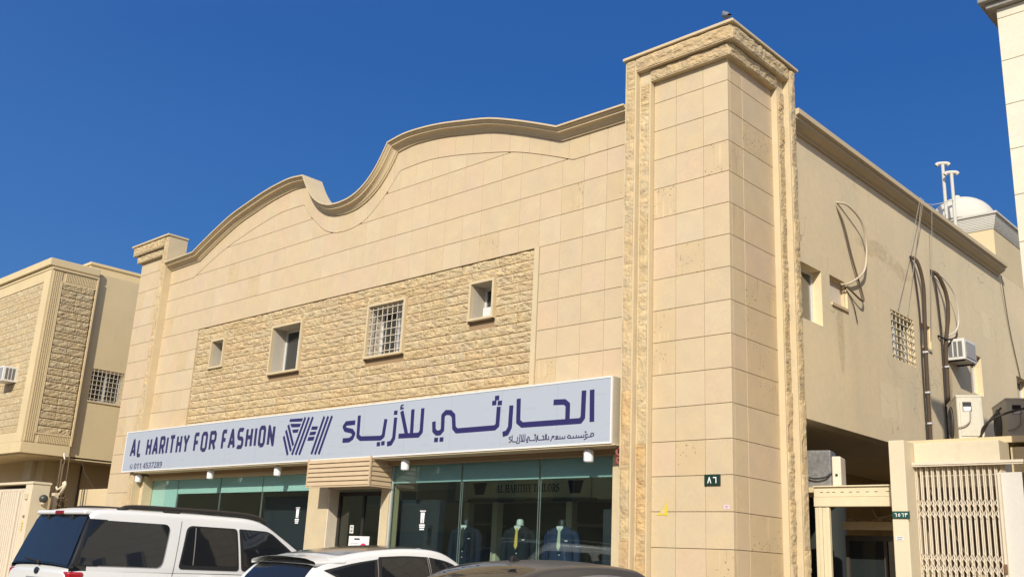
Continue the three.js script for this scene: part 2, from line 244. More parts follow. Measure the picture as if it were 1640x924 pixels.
{ // field tiles
  const n = 29, xs = []; for (let i = 0; i <= n; i++) xs.push(-16.61 + (16.61 - 2.31) * i / n);
  for (let k = 3; k < 16; k++) {
    const y0 = R0 + RH * k, y1 = y0 + RH;
    let i = 0;
    while (i < n) {
      let st = rnd() < .06 && i < n - 1 ? 2 : 1; let x0 = xs[i], x1 = xs[i + st]; i += st;
      const segs = [];
      if (y0 < PY1 - .01) { if (x1 <= PX0 + .02 || x0 >= PX1 + .1) segs.push([x0, x1]); else { if (x0 < PX0 - .03) segs.push([x0, PX0]); if (x1 > PX1 + .14) segs.push([PX1 + .12, x1]); } } else segs.push([x0, x1]);
      for (let [a, b] of segs) {
        a += JV / 2; b -= JV / 2; const ya = y0 + JH / 2; let full = true, any = false; const tp = [];
        for (let q = 0; q <= 8; q++) { const x = a + (b - a) * q / 8, g = lin(grvC, x) - .006; const y = Math.min(y1 - JH / 2, g); if (y < y1 - JH / 2 - .001) full = false; if (y > ya + .03) any = true; tp.push([x, y]); }
        if (full) { tile(frontWall, a, b, ya, y1 - JH / 2, -.075, 0); continue; } if (!any) continue;
        const up = tp.filter(p => p[1] > ya + .012); if (up.length < 2) continue;
        // cut where the curve meets the lower joint
        const poly = []; let run = [];
        for (let q = 0; q < tp.length; q++) { if (tp[q][1] > ya + .012) run.push(tp[q]); if ((tp[q][1] <= ya + .012 || q === tp.length - 1) && run.length > 1) { tilePoly([[run[0][0], ya], [run.at(-1)[0], ya], ...run.slice().reverse()], frontWall); run = []; } else if (tp[q][1] <= ya + .012) run = []; }
      }
    }
    // narrow columns beside the pillars
    for (const [a, b] of [[FX0, -16.61], [-2.31, FX1]]) { if (y1 < 8.6) { const ye = Math.min(y1, 8.30); if (ye > y0 + .05) tile(frontWall, a + JV / 2, b - JV / 2, y0 + JH / 2, ye - JH / 2, -.075, 0); } }
  }
  // border course that follows the curve under the cornice
  const us = [7.66, 7.15, 6.75, 6.30, 5.85, 5.35, 4.85, 4.35, 3.85, 3.35, 2.85, 2.35, 1.85, 1.5, 1.1, .7, .25]; const bxs = [...us.map(u => XC - u), ...us.slice().reverse().map(u => XC + u)];
  for (let i = 0; i < bxs.length - 1; i++) {
    const a = bxs[i] + JV / 2, b = bxs[i + 1] - JV / 2, lo = [], hi = []; for (let q = 0; q <= 6; q++) { const x = a + (b - a) * q / 6; lo.push([x, lin(grvC, x) + .006]); hi.push([x, Math.max(lin(topC, x) - .15, lin(grvC, x) + .03)]); }
    tilePoly([...lo, ...hi.reverse()], frontWall);
  }
}
function sweep(C, prof) {                                         // closed profile (depth z, height n) along a polyline in x-y, mitred
  const pos = [], idx = [], m = prof.length;
  C.forEach((p, i) => {
    const d0 = i ? [p[0] - C[i - 1][0], p[1] - C[i - 1][1]] : null, d1 = i < C.length - 1 ? [C[i + 1][0] - p[0], C[i + 1][1] - p[1]] : null;
    const nrm = d => { const l = Math.hypot(...d); return [-d[1] / l, d[0] / l]; };
    let n0 = nrm(d0 || d1), n1 = nrm(d1 || d0), b = [n0[0] + n1[0], n0[1] + n1[1]], l = Math.hypot(...b); b = [b[0] / l, b[1] / l]; const k = 1 / Math.max(.5, b[0] * n0[0] + b[1] * n0[1]);
    if (!d0 || !d1) { b = [0, 1]; }
    prof.forEach(([z, n]) => pos.push(p[0] + b[0] * n * k, p[1] + b[1] * n * k, z));
  });
  for (let i = 0; i < C.length - 1; i++) for (let j = 0; j < m; j++) { const a = i * m + j, b = i * m + (j + 1) % m, c = a + m, d = b + m; idx.push(a, b, c, b, d, c); }
  const cap = THREE.ShapeUtils.triangulateShape(prof.map(p => new THREE.Vector2(...p)), []); for (const t of cap) { idx.push(t[0], t[1], t[2]); const o = (C.length - 1) * m; idx.push(o + t[0], o + t[2], o + t[1]); }
  let g = new THREE.BufferGeometry(); g.setAttribute('position', new THREE.Float32BufferAttribute(pos, 3)); g.setIndex(idx); g = toCreasedNormals(g, .5); return uvm(g);
}
const cornProf = [[-.29, 0], [-.29, -.20], [.004, -.20], [.035, -.20], [.035, -.175], [.06, -.168], [.075, -.14], [.105, -.115], [.15, -.10], [.175, -.098], [.175, -.07], [.20, -.062], [.225, -.045], [.225, -.03], [.255, -.03], [.255, 0]];
put('cornice', sweep(topC.map(p => [Math.min(FX1 - .004, Math.max(FX0 + .004, p[0])), p[1]]), cornProf.slice().reverse()), M.cornice, B);

{ // rock-faced panel with its four windows
  const s = rectShape(PX0 - .04, PX1 + .02, 3.3, PY1 + .03); for (const [a, b, c, d] of wins) { const h = new THREE.Path(); h.moveTo(a - .03, c - .03); h.lineTo(a - .03, d + .03); h.lineTo(b + .03, d + .03); h.lineTo(b + .03, c - .03); h.closePath(); s.holes.push(h); }
  const g = extr(s, .006); g.translate(0, 0, -.078);
  const panel = put('stone_panel', uvm(g), M.joint, B);
  put('panel_trim', bx(PX1 + .004, PX1 + .112, 3.4, PY1 + .003, -.07, .016), M.trim, panel);
  const rh = .1825, ws = [.42, .55, .7, .85];
  for (let k = 0; k < 14; k++) {
    const y1 = PY1 - k * rh, y0 = y1 - rh; let iv = [[PX0 + .008, PX1 - .002]];
    for (const [a, b, c, d] of wins) if (y0 < d + .03 && y1 > c - .03) iv = iv.flatMap(([p, q]) => p < a && q > b ? [[p, a - .055], [b + .055, q]] : [[p, q]]);
    for (const [p, q] of iv) { let t = p; while (t < q - .01) { let w = pick(ws); if (q - t - w < .3) w = q - t; const base = ws.reduce((m, v) => Math.abs(v - w) < Math.abs(m - w) ? v : m); const o = put('rough_block', rock(base, rh - .021, .046), pick(M.rocks), panel, [t + .003, y0 + .0105, -.072]); o.scale.x = (w - .007) / base; t += w; } }
  }
}
function windowUnit(name, a, b, c, d, opt = {}) {                 // opening in the front wall, z = 0 face
  const w = put('window', [bx(a - .03, a, c - .03, d + .03, -.44, -.05), bx(b, b + .03, c - .03, d + .03, -.44, -.05), bx(a, b, d, d + .03, -.44, -.05), bx(a, b, c - .03, c, -.44, -.05)], M.reveal, B);
  const t = .05, f = .022;
  put('surround', [bx(a - t, a - .002, c - t, d + t, -.066, f), bx(b + .002, b + t, c - t, d + t, -.066, f), bx(a - .002, b + .002, d + .002, d + t, -.066, f)], M.trim, w);
  put('sill', rbx(a - t - .01, b + t + .01, c - t, c - .004, -.06, .034, .006), M.trim, w);
  const z = -.38, fw = .045, mid = (a + b) / 2;
  put('frame', [bx(a, a + fw, c, d, z - .03, z + .02), bx(b - fw, b, c, d, z - .03, z + .02), bx(a + fw, b - fw, d - fw, d, z - .03, z + .02), bx(a + fw, b - fw, c, c + fw, z - .03, z + .02), bx(mid - .03, mid + .03, c + fw, d - fw, z - .025, z + .03)], M.alu, w);
  put('pane', bx(a + fw, mid - .03, c + fw, d - fw, z - .012, z - .004), M.pane, w); put('pane', bx(mid + .03, b - fw, c + fw, d - fw, z + .002, z + .01), M.pane, w);
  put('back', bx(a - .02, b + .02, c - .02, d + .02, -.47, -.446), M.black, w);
  if (opt.grille) for (const [k0, k1, ver, n] of [[a, b, 1, 7], [c, d, 0, 7]]) for (let i = 0; i < n; i++) { const q = k0 + (k1 - k0) * (i + .5) / n; put('grille_bar', ver ? bx(q - .006, q + .006, c, d, -.046, -.034) : bx(a, b, q - .006, q + .006, -.034, -.022), M.gateWhite, w); }
  if (opt.box) put('fan_box', [rbx(a + .22, b - .05, c + .002, c + .2, -.33, -.1, .01)], M.white, w);
  return w;
}
windowUnit('w', ...wins[0]); windowUnit('w', ...wins[1]); windowUnit('w', ...wins[2], { grille: true }); windowUnit('w', ...wins[3], { box: true });

// the two corner pillars with stepped rough-stone frames
function pillar(mx, label) {                                      // mx maps the right pillar's x to this one (mirror for the left)
  const left = mx(0) < -5, X = (a, b) => { const p = mx(a), q = mx(b); return p < q ? [p, q] : [q, p]; };
  const zb = -1.80;
  const core = put('corner_pillar', bx(...X(-1.80, -.078), GY, 9.66, left ? -.34 : zb, -.078), M.joint, B);
  const cols = [0, -.44, -.94, -1.36];
  for (let k = -4; k < 15; k++) {
    const y0 = Math.max(GY, R0 + RH * k), y1 = Math.min(R0 + RH * (k + 1), 9.24); if (y1 - y0 < .05) continue;
    for (let i = 0; i < 3; i++) { if (left && y0 < 4.3 && y1 > 3.3 && 0) continue; const [a, b] = X(cols[i + 1] + JV / 2, cols[i] - (i ? JV / 2 : 0)); tile(core, a, b, y0 + JH / 2, y1 - JH / 2, -.078, 0); }
    if (!left) for (const [za, zb2] of [[-.43, -.081], [-1.36, -.43]]) tile(core, -.078, 0, y0 + JH / 2, y1 - JH / 2, za + JV / 2, zb2 - (zb2 > -.1 ? 0 : JV / 2), 'x');
  }
  const T1 = 9.22, T2 = 9.42, T3 = 9.66;
  const lo = GY;
  // front: inner and outer upright bands, then the two head bands
  put('band', bx(...X(-1.578, -1.362), lo, T1, -.078, .10), M.trim, core); put('band', bx(...X(-1.80, -1.58), lo, T2, -.078, .20), M.trim, core);
  put('head_band', bx(...X(-1.578, left ? .12 : .10), T1 + .002, T2 - .002, left ? -.34 : -.078, .10), M.trim, core); put('head_band', bx(...X(-1.80, left ? .22 : .20), T2, T3, left ? -.34 : -.078, .20), M.trim, core);
  const fl = left ? X(-1.55, -1.39)[0] : -1.55, fo = left ? X(-1.77, -1.61)[0] : -1.77;
  rockStrip(core, frameAt(fl, lo + .02, .084), T1 - lo - .05, .16, true, .036, M.rocks, [.9, 1.1, .7]); rockStrip(core, frameAt(fo, lo + .02, .184), T3 - lo - .04, .16, true, .036, M.rocks, [.9, 1.1, .7]);
  const h0 = left ? X(-1.36, .1)[0] : -1.36, h1 = left ? X(-1.585, .2)[0] : -1.585;
  rockStrip(core, frameAt(h0, T1 + .018, .086), 1.46 - (left ? 0 : .01), .165, false, .036, M.rocks); rockStrip(core, frameAt(h1, T2 + .018, .186), 1.785 - (left ? 0 : .01), .205, false, .036, M.rocks);
  if (!left) {
    put('band', bx(-.078, .10, lo, T1, -1.578, -1.362), M.trim, core); put('band', bx(-.078, .20, lo, T2, -1.80, -1.58), M.trim, core);
    put('head_band', bx(-.078, .098, T1 + .002, T2 - .002, -1.578, -.08), M.trim, core); put('head_band', bx(-.078, .198, T2, T3, -1.80, -.08), M.trim, core);
    const q = Math.PI / 2;
    rockStrip(core, frameAt(.084, lo + .02, -1.39, q), T1 - lo - .05, .16, true, .036, M.rocks, [.9, 1.1, .7]); rockStrip(core, frameAt(.184, lo + .02, -1.61, q), T3 - lo - .04, .16, true, .036, M.rocks, [.9, 1.1, .7]);
    rockStrip(core, frameAt(.086, T1 + .018, .078, q), 1.44, .165, false, .036, M.rocks); rockStrip(core, frameAt(.186, T2 + .018, .178, q), 1.76, .205, false, .036, M.rocks);
  } else put('side_face', bx(FX0 - .02, FX0 + .002, 3.2, T3, -.34, .199), M.trim, core);
  for (const o of core.children) if (o.name === 'rough_block' && o.position.y < 3.3 && o.position.z > .05 && rnd() < .8) o.material = pick(M.rocksWarm);   // stone stained orange by splash water
  put('capping', rbx(...X(-1.83, .26), T3 + .002, T3 + .055, left ? -.36 : -1.84, .26, .012), M.trim, core);
  return core;
}
pillar(x => x); pillar(x => XL - x);

{ // side wall (faces +x) with openings, its cornice, and the rest of the shell
  const s = rectShape(1.8, 19, 3.93, 8.9); const hole = (z0, z1, y0, y1) => { const h = new THREE.Path(); h.moveTo(-z1, y0); h.lineTo(-z1, y1); h.lineTo(-z0, y1); h.lineTo(-z0, y0); h.closePath(); s.holes.push(h); };
  const ops = [[-2.92, -2.02, 5.55, 6.50], [-3.90, -3.23, 6.02, 6.53], [-6.81, -5.74, 5.55, 6.48], [-7.69, -7.13, 6.02, 6.53], [-10.60, -9.86, 5.56, 6.44], [-13.9, -13.03, 5.5, 6.45]];
  ops.forEach(o => hole(...o));
  const g = extr(s, .28); g.rotateY(Math.PI / 2); g.translate(-.28, 0, 0);      // shape x -> -z
  const sw = put('side_wall', uvm(g), std([.80, .655, .41], { map: T.side, bumpMap: T.plasterB, bumpScale: .003, roughness: .92 }), B);
  const ledge = [[-.10, 9.02], [.25, 9.02], [.25, 8.93], [.19, 8.905], [.19, 8.86], [.10, 8.80], [.045, 8.78], [.045, 8.74], [-.10, 8.74]];
  const cs = new THREE.Shape(); ledge.forEach((p, i) => i ? cs.lineTo(...p) : cs.moveTo(...p)); cs.closePath();
  const cg = extr(cs, 10.46); cg.translate(0, 0, -12.29); put('side_cornice', uvm(cg), M.cornice, B);
  put('parapet', bx(-.28, -.105, 8.9, 9.018, -12.2, -1.81), M.wall, B);
  put('roof', bx(-18.6, -.28, 8.35, 8.5, -18.9, -.31), M.roof, B);
  put('rear_wall', bx(-18.84, -.002, GY, 9.0, -19.2, -19.0), M.wall, B);
  put('left_wall', bx(-18.84, -18.6, GY, 9.0, -19.0, -.345), M.wall, B);
  const z = -.2;
  for (const [i, o] of ops.entries()) {
    const [z0, z1, y0, y1] = o, board = i === 1 || i === 3;
    const w = put(board ? 'covered_opening' : 'window', board ? bx(-.12, -.10, y0 + .03, y1 - .03, z0 + .03, z1 - .03) : [bx(-.21, -.16, y0, y1, z0, z0 + .05), bx(-.21, -.16, y0, y1, z1 - .05, z1), bx(-.21, -.16, y1 - .05, y1, z0 + .05, z1 - .05), bx(-.21, -.16, y0, y0 + .05, z0 + .05, z1 - .05), bx(-.205, -.15, y0 + .05, y1 - .05, (z0 + z1) / 2 - .03, (z0 + z1) / 2 + .03)], board ? M.gateWhite : M.alu, B);
    if (board) put('frame', [bx(-.10, -.04, y0, y1, z0, z0 + .03), bx(-.10, -.04, y0, y1, z1 - .03, z1), bx(-.1, -.04, y1 - .03, y1, z0 + .03, z1 - .03), bx(-.1, .03, y0 - .02, y0 + .03, z0 + .03, z1 - .03)], M.cornice, w);
    else { put('pane', bx(-.19, -.182, y0 + .05, y1 - .05, z0 + .05, (z0 + z1) / 2 - .03), M.pane, w); put('pane', bx(-.18, -.172, y0 + .05, y1 - .05, (z0 + z1) / 2 + .03, z1 - .05), M.pane, w); }
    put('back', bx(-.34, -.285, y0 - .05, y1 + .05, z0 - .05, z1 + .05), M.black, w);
    if (i === 2) { for (let k = 0; k < 6; k++) { const q = z0 + (z1 - z0) * (k + .5) / 6; put('grille_bar', bx(-.018, -.005, y0, y1, q - .009, q + .009), M.creamGate, w); } for (let k = 0; k < 7; k++) { const q = y0 + (y1 - y0) * (k + .5) / 7; put('grille_bar', bx(-.005, .008, q - .009, q + .009, z0, z1), M.creamGate, w); } }
  }
  // stair house with flared cornice and dome at the back corner
  const st = put('stair_house', [bx(-3.4, -.006, 8.45, 9.97, -17.5, -12.31), bx(-.28, .002, 8.9, 9.97, -17.5, -12.312)], M.wall, B);
  const fc = []; for (let i = 0; i < 9; i++) { const o = .11 * Math.pow((i + 1) / 9, .75); fc.push(bx(-3.4, o, 9.972 + i * .038, 9.972 + (i + 1) * .038, -17.5, -12.31 + o)); }
  M.limewash = std([.64, .61, .52], { map: T.plaster, roughness: .85 }); put('flared_cornice', fc, M.limewash, st);
  put('top_slab', bx(-3.4, .15, 10.315, 10.37, -17.5, -12.16), M.limewash, st);
  const dome = new THREE.SphereGeometry(1, 40, 16, 0, Math.PI * 2, 0, Math.PI / 2); dome.scale(.82, .78, .82); dome.translate(-.92, 10.38, -12.98);
  put('dome', [dome, cyl(.86, .86, .05, -.92, 10.375, -12.98, 40)], M.limewash, st); put('dome_cap', cyl(.09, .07, .1, -.98, 11.12, -12.9, 14), M.limewash, st);
}

// ---------------------------------------------------------------- shop front
{
  const gz = -.25;
  put('pier', [bx(-17.115, -16.95, GY, 3.25, -.34, -.005)], M.trim, B);
  const p1 = put('pier', bx(-10.11, -9.44, GY, 3.3, -.45, -.2), M.trim, B);
  put('pier', bx(-7.735, -7.53, GY, 3.3, -.45, -.2), M.trim, B);
  put('pier', bx(-2.15, -1.803, GY, 3.3, -.45, -.1), M.trim, B);
  put('header', [bx(-17.1, -10.11, 3.155, 3.3, -.34, -.18), bx(-7.53, -2.15, 3.23, 3.3, -.34, -.18), bx(-9.44, -7.735, 2.83, 3.3, -.5, -.24)], M.trim, B);
  put('soffit', [bx(-16.95, -1.81, 3.302, 3.322, -.3, .3)], M.trim, B);
  const sill = put('plinth', [bx(-16.95, -10.11, GY, GY + .35, -.36, -.16), bx(-7.53, -2.15, GY, GY + .35, -.36, -.16)], M.trim, B);
  const pane = (a, b, y0, y1) => put('glass_pane', bx(a + .006, b - .006, y0, y1, gz - .006, gz + .006), M.glass, sill);
  const lx = [-16.95, -15.66, -13.69, -11.94, -10.11], rx = [-7.53, -5.63, -3.78, -2.15];
  for (let i = 0; i < 4; i++) pane(lx[i], lx[i + 1], GY + .36, 3.15); for (let i = 0; i < 3; i++) pane(rx[i], rx[i + 1], GY + .36, 3.225);
  for (const x of [-15.66, -13.69, -11.94]) for (const q of [-.02, .016]) put('mullion', bx(x + q - .004, x + q + .004, GY + .36, 3.15, gz - .034, gz - .022), M.mull, sill);
  for (const x of [-5.63, -3.78]) for (const q of [-.025, .02]) put('mullion', bx(x + q - .005, x + q + .005, GY + .36, 3.225, gz - .034, gz - .022), M.mull, sill);
  put('mullion', bx(-7.52, -7.50, GY + .36, 3.22, gz - .03, gz + .03), M.alu, sill);
  // frosted bands behind the top of the panes
  put('frosted_band', bx(-16.93, -15.68, 1.2, 3.15, gz - .02, gz - .012), M.film, sill);
  for (const [a, b] of [[-15.64, -13.71], [-13.67, -11.96], [-11.92, -10.13]]) put('frosted_band', bx(a, b, 2.81, 3.15, gz - .02, gz - .012), M.film, sill);
  for (const [a, b] of [[-7.5, -5.65], [-5.61, -3.8], [-3.76, -2.17]]) put('frosted_band', bx(a, b, 2.90, 3.22, gz - .02, gz - .012), M.filmDark, sill);
  // doorway
  const dz = -.45;
  const dr = put('door', [bx(-9.4, -9.33, GY, 2.78, dz - .05, dz), bx(-7.84, -7.77, GY, 2.78, dz - .05, dz), bx(-9.33, -7.84, 2.7, 2.78, dz - .05, dz), bx(-8.62, -8.56, GY, 2.7, dz - .05, dz)], M.darkMetal, B);
  put('glass_pane', bx(-9.33, -8.62, GY + .02, 2.7, dz - .03, dz - .02), M.glass, dr); put('glass_pane', bx(-8.56, -7.84, GY + .02, 2.7, dz - .03, dz - .02), M.glass, dr);
  put('handle', [bar([-8.52, 1.2, dz + .06], [-8.52, 1.75, dz + .06], .014), bar([-8.66, 1.2, dz + .06], [-8.66, 1.75, dz + .06], .014)], M.alu, dr);
  put('jamb', bx(-9.44, -9.4, GY, 2.83, -.5, -.21), M.gateWhite, dr); put('jamb', bx(-7.77, -7.735, GY, 2.83, -.5, -.21), M.gateWhite, dr);
  // slatted shutter box over the door
  const cb = put('shutter_box', [bx(-9.43, -7.50, 2.84, 3.33, -.2, .318)], M.slat, B);
  const ns = 6, hh = .52 / ns;
  for (let k = 0; k < ns; k++) { const y0 = 2.825 + k * hh; for (const sd of [0, 1]) { const g = new THREE.BoxGeometry(sd ? .5 : 1.93, hh - .020, .026); const p = g.attributes.position; for (let i = 0; i < p.count; i++) if (p.getY(i) > 0) p.setZ(i, p.getZ(i) - .012); g.computeVertexNormals(); if (sd) { g.rotateY(Math.PI / 2); g.translate(-7.49, y0 + hh / 2, .06); } else g.translate(-8.465, y0 + hh / 2, .338); put('slat', uvm(g), M.slat, cb); } }
  put('corner_trim', [bx(-7.5, -7.47, 2.80, 3.36, .32, .355), bx(-9.46, -9.43, 2.80, 3.36, .32, .355), bx(-9.43, -7.5, 2.80, 2.822, .30, .352), bx(-7.497, -7.472, 2.80, 2.822, -.2, .318)], M.slat, cb);
}
{ // shop room behind the glass
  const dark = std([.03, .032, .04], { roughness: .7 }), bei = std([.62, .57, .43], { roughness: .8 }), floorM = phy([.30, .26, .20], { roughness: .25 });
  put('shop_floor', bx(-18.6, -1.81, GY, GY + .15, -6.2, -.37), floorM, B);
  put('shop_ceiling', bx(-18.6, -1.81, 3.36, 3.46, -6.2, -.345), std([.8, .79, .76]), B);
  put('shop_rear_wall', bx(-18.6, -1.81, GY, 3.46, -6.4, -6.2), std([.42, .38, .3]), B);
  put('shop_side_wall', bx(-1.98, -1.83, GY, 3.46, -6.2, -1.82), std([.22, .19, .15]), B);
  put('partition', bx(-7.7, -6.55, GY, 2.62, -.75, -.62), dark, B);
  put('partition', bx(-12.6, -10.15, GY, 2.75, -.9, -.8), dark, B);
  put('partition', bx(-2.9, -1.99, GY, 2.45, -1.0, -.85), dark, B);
  // inner counter front with shop lettering
  const f = put('inner_fascia', bx(-7.6, -3.2, 2.72, 3.34, -2.25, -2.0), bei, B);
  put('lintel_band', bx(-7.2, -3.95, 2.68, 2.735, -2.02, -1.96), std([.13, .11, .08]), f);
  for (const x of [-7.3, -6.5, -4.62, -3.5]) put('column', bx(x - .07, x + .07, GY + .15, 2.68, -2.2, -2.04), bei, f);
  for (const [x, w] of [[-6.9, .6], [-4.1, .8]]) for (const y of [.9, 1.35, 1.8, 2.25]) put('shelf', bx(x - w / 2, x + w / 2, y, y + .03, -2.5, -2.1), std([.25, .21, .15]), f);
  put('shelf_back', bx(-7.6, -3.2, GY + .15, 2.7, -2.62, -2.55), std([.14, .13, .10]), f);
}

// ---------------------------------------------------------------- the long sign
const SW = 15.73, SH = 1.02, SX = -17.60, SY = 3.33, SZ = .32;
const AR = [[[15.34, .84], [15.35, .34]], [[15.18, .84], [15.17, .42], [15.12, .37], [13.9, .38], [13.81, .44], [13.8, .82]], [[14.56, .7], [14.79, .69], [14.86, .64], [14.86, .38]], [[13.64, .72], [13.63, .36], [13.57, .27], [13.47, .25]], [[13.35, .72], [13.34, .41], [13.28, .37], [12.36, .37], [12.29, .43], [12.26, .64], [12.18, .7], [12.06, .71], [11.99, .66], [12, .41], [11.94, .36], [11.85, .36], [11.78, .41], [11.76, .57]]];
const ARD = [[13.24, .79], [13.37, .78], [13.3, .87], [11.85, .24], [11.99, .24]];
const AZ = [[[11.44, .83], [11.44, .41], [11.37, .35], [10.82, .36]], [[11.17, .83], [11.18, .36]], [[10.86, .82], [11.05, .36]], [[10.7, .71], [10.69, .33], [10.62, .24], [10.51, .23]], [[10.42, .7], [10.38, .39], [10.31, .35], [9.71, .37], [9.62, .42], [9.61, .82]], [[9.5, .69], [9.22, .69], [9.16, .63], [9.21, .57], [9.42, .53], [9.49, .47], [9.45, .4], [9.36, .36], [9.15, .36]]];
const AZD = [[10.69, .8], [10.26, .24], [10.39, .25]];
const LOGO = [[[7.83, .9], [7.49, .15]], [[7.96, .895], [7.62, .145]], [[8.09, .89], [7.745, .14]], [[8.48, .875], [8.165, .135]], [[8.61, .87], [8.285, .125]], [[8.735, .87], [8.41, .125]], [[7.24, .78], [7.5, .34]], [[7.18, .67], [7.44, .23]], [[7.12, .55], [7.34, .15]]];
const LBAR = [[[7.28, .9], [7.75, .89], [7.72, .82], [7.27, .84]], [[7.31, .8], [7.7, .78], [7.66, .71], [7.37, .72]], [[7.4, .67], [7.64, .67], [7.61, .6], [7.45, .6]], [[8.09, .7], [8.3, .69], [8.27, .62], [8.07, .63]], [[8.05, .59], [8.26, .59], [8.23, .52], [8.02, .52]], [[8.0, .49], [8.22, .49], [8.19, .41], [7.98, .41]]];
// condensed capitals as strokes on a unit box
const GL = { A: [[[0, 0], [.46, 1], [.54, 1], [1, 0]], [[.2, .3], [.8, .3]]], L: [[[.1, 1], [.1, .12], [.22, 0], [.95, 0]]], H: [[[.08, 0], [.08, 1]], [[.92, 0], [.92, 1]], [[.08, .52], [.92, .52]]], R: [[[.08, 0], [.08, 1], [.8, 1], [.95, .88], [.95, .58], [.8, .46], [.08, .46]], [[.55, .46], [.97, 0]]], I: [[[.5, 0], [.5, 1]]], T: [[[0, 1], [1, 1]], [[.5, 1], [.5, 0]]], Y: [[[0, 1], [.5, .48], [1, 1]], [[.5, .48], [.5, 0]]], F: [[[.1, 0], [.1, .9], [.2, 1], [.98, 1]], [[.1, .5], [.85, .5]]], O: [[[.25, 0], [.08, .14], [.08, .86], [.25, 1], [.75, 1], [.92, .86], [.92, .14], [.75, 0], [.25, 0]]], S: [[[.95, .95], [.8, 1], [.22, 1], [.07, .88], [.07, .62], [.22, .52], [.78, .48], [.93, .38], [.93, .12], [.78, 0], [.2, 0], [.05, .06]]], N: [[[.08, 0], [.08, 1], [.92, 0], [.92, 1]]] };
function signCanvas() {
  const W = 2048, H = 1024, c = document.createElement('canvas'); c.width = W; c.height = H; const g = c.getContext('2d');
  const k = W * 2 / SW;                                          // pixels per metre; two halves are stacked
  for (const half of [0, 1]) {
    g.save(); g.beginPath(); g.rect(0, half * H / 2, W, H / 2); g.clip();
    g.fillStyle = '#aab1b9'; g.fillRect(0, half * H / 2, W, H / 2);
    const ky = (H / 2) / SH, X = x => x * k - half * W, Y = y => half * H / 2 + H / 2 - y * ky;
    g.setTransform(k, 0, 0, -ky, -half * W, half * H / 2 + H / 2);
    for (let q = 1; q < 13; q++) { g.fillStyle = 'rgba(120,126,140,.35)'; g.fillRect(q * 1.22 - .004, 0, .008, SH); } for (let q = 0; q < 260; q++) { const a = (q * .61803) % 1, b = (q * .75488) % 1, c2 = (q * .3247) % 1; g.fillStyle = 'rgba(150,140,120,' + (.04 + .07 * c2).toFixed(3) + ')'; g.fillRect(a * SW, b * b * SH, .02 + .3 * c2 * c2, .006 + .03 * c2); }
    g.lineJoin = 'round'; const ink = '#2b2658', ink2 = '#332d55';
    const stroke = (pts, w, col) => { g.strokeStyle = col; g.lineWidth = w; g.beginPath(); pts.forEach((p, i) => i ? g.lineTo(...p) : g.moveTo(...p)); g.stroke(); };
    g.lineCap = 'butt';
    AR.forEach(s => stroke(s, .092, ink)); AZ.forEach(s => stroke(s, .092, ink));
    g.fillStyle = ink; for (const d of [...ARD, ...AZD]) g.fillRect(d[0] - .05, d[1] - .04, .1, .08);
    stroke([[10.90, .93], [10.83, .92], [10.82, .89], [10.9, .87], [10.81, .855]], .03, ink);
    LOGO.forEach(s => stroke(s, .070, ink)); g.fillStyle = ink; for (const b of LBAR) { g.beginPath(); b.forEach((p, i) => i ? g.lineTo(...p) : g.moveTo(...p)); g.closePath(); g.fill(); }
    const word = (t, x0, x1, y0, y1, lw) => { const ls = [...t], wd = l => l === 'I' ? .38 : l === 'L' || l === 'F' ? .85 : 1, tot = ls.reduce((s, l) => s + wd(l) + .13, -.13), u = (x1 - x0) / tot; let x = x0; for (const l of ls) { const w = wd(l) * u; for (const s of GL[l]) stroke(s.map(([a, b]) => [x + lw / 2 + a * (w - lw), y0 + lw / 2 + b * (y1 - y0 - lw)]), lw, ink2); x += w + .13 * u; } };
    word('AL', .31, .92, .352, .828, .092); word('HARITHY', 1.13, 3.24, .352, .825, .092); word('FOR', 3.43, 4.45, .355, .825, .092); word('FASHION', 4.65, 6.80, .355, .825, .092);
    // small second line: the same words again, smaller, after two others
    const small = (S, D, x0, y0, s, ox) => { S.forEach(q => stroke(q.map(p => [x0 + (p[0] - ox) * s, y0 + (p[1] - .36) * s * 1.55]), .019, '#3a3550')); g.fillStyle = '#3a3550'; D.forEach(d => g.fillRect(x0 + (d[0] - ox) * s - .012, y0 + (d[1] - .36) * s * 1.55 - .008, .026, .017)); };
    small(AR, ARD, 14.01, .115, .119, 11.76); small(AZ, AZD, 13.62, .115, .155, 9.15);
    const ink3 = '#3a3550', sm = p => stroke(p, .018, ink3);
    sm([[15.36, .12], [15.39, .13], [15.39, .16], [15.35, .17], [15.33, .14], [15.35, .115], [15.26, .115]]); sm([[15.28, .15], [15.24, .16], [15.23, .12], [15.26, .10], [15.2, .075]]); sm([[15.25, .19], [15.22, .2], [15.23, .18]]);
    sm([[15.2, .16], [15.2, .115], [15.15, .115], [15.15, .15]]); sm([[15.15, .115], [15.1, .115], [15.1, .15]]); sm([[15.1, .115], [15.05, .115], [15.05, .16]]); sm([[15.05, .115], [14.99, .115], [14.99, .15]]); sm([[14.99, .115], [14.93, .115], [14.93, .15], [14.89, .16], [14.87, .13], [14.89, .115], [14.93, .115]]);
    sm([[14.82, .16], [14.82, .115], [14.77, .115], [14.77, .15]]); sm([[14.77, .115], [14.72, .115], [14.72, .16]]); sm([[14.72, .115], [14.66, .115], [14.68, .155], [14.63, .155], [14.66, .115], [14.61, .115]]); sm([[14.57, .13], [14.60, .16], [14.56, .165], [14.55, .12], [14.52, .085]]); sm([[14.48, .17], [14.49, .115], [14.44, .115]]);
    g.restore();
    // telephone line, drawn unflipped
    g.save(); g.beginPath(); g.rect(0, half * H / 2, W, H / 2); g.clip(); g.setTransform(k, 0, 0, ky, -half * W, half * H / 2 + H / 2); g.scale(1, 1); g.fillStyle = '#3f3a58'; g.font = 'bold 0.19px sans-serif';
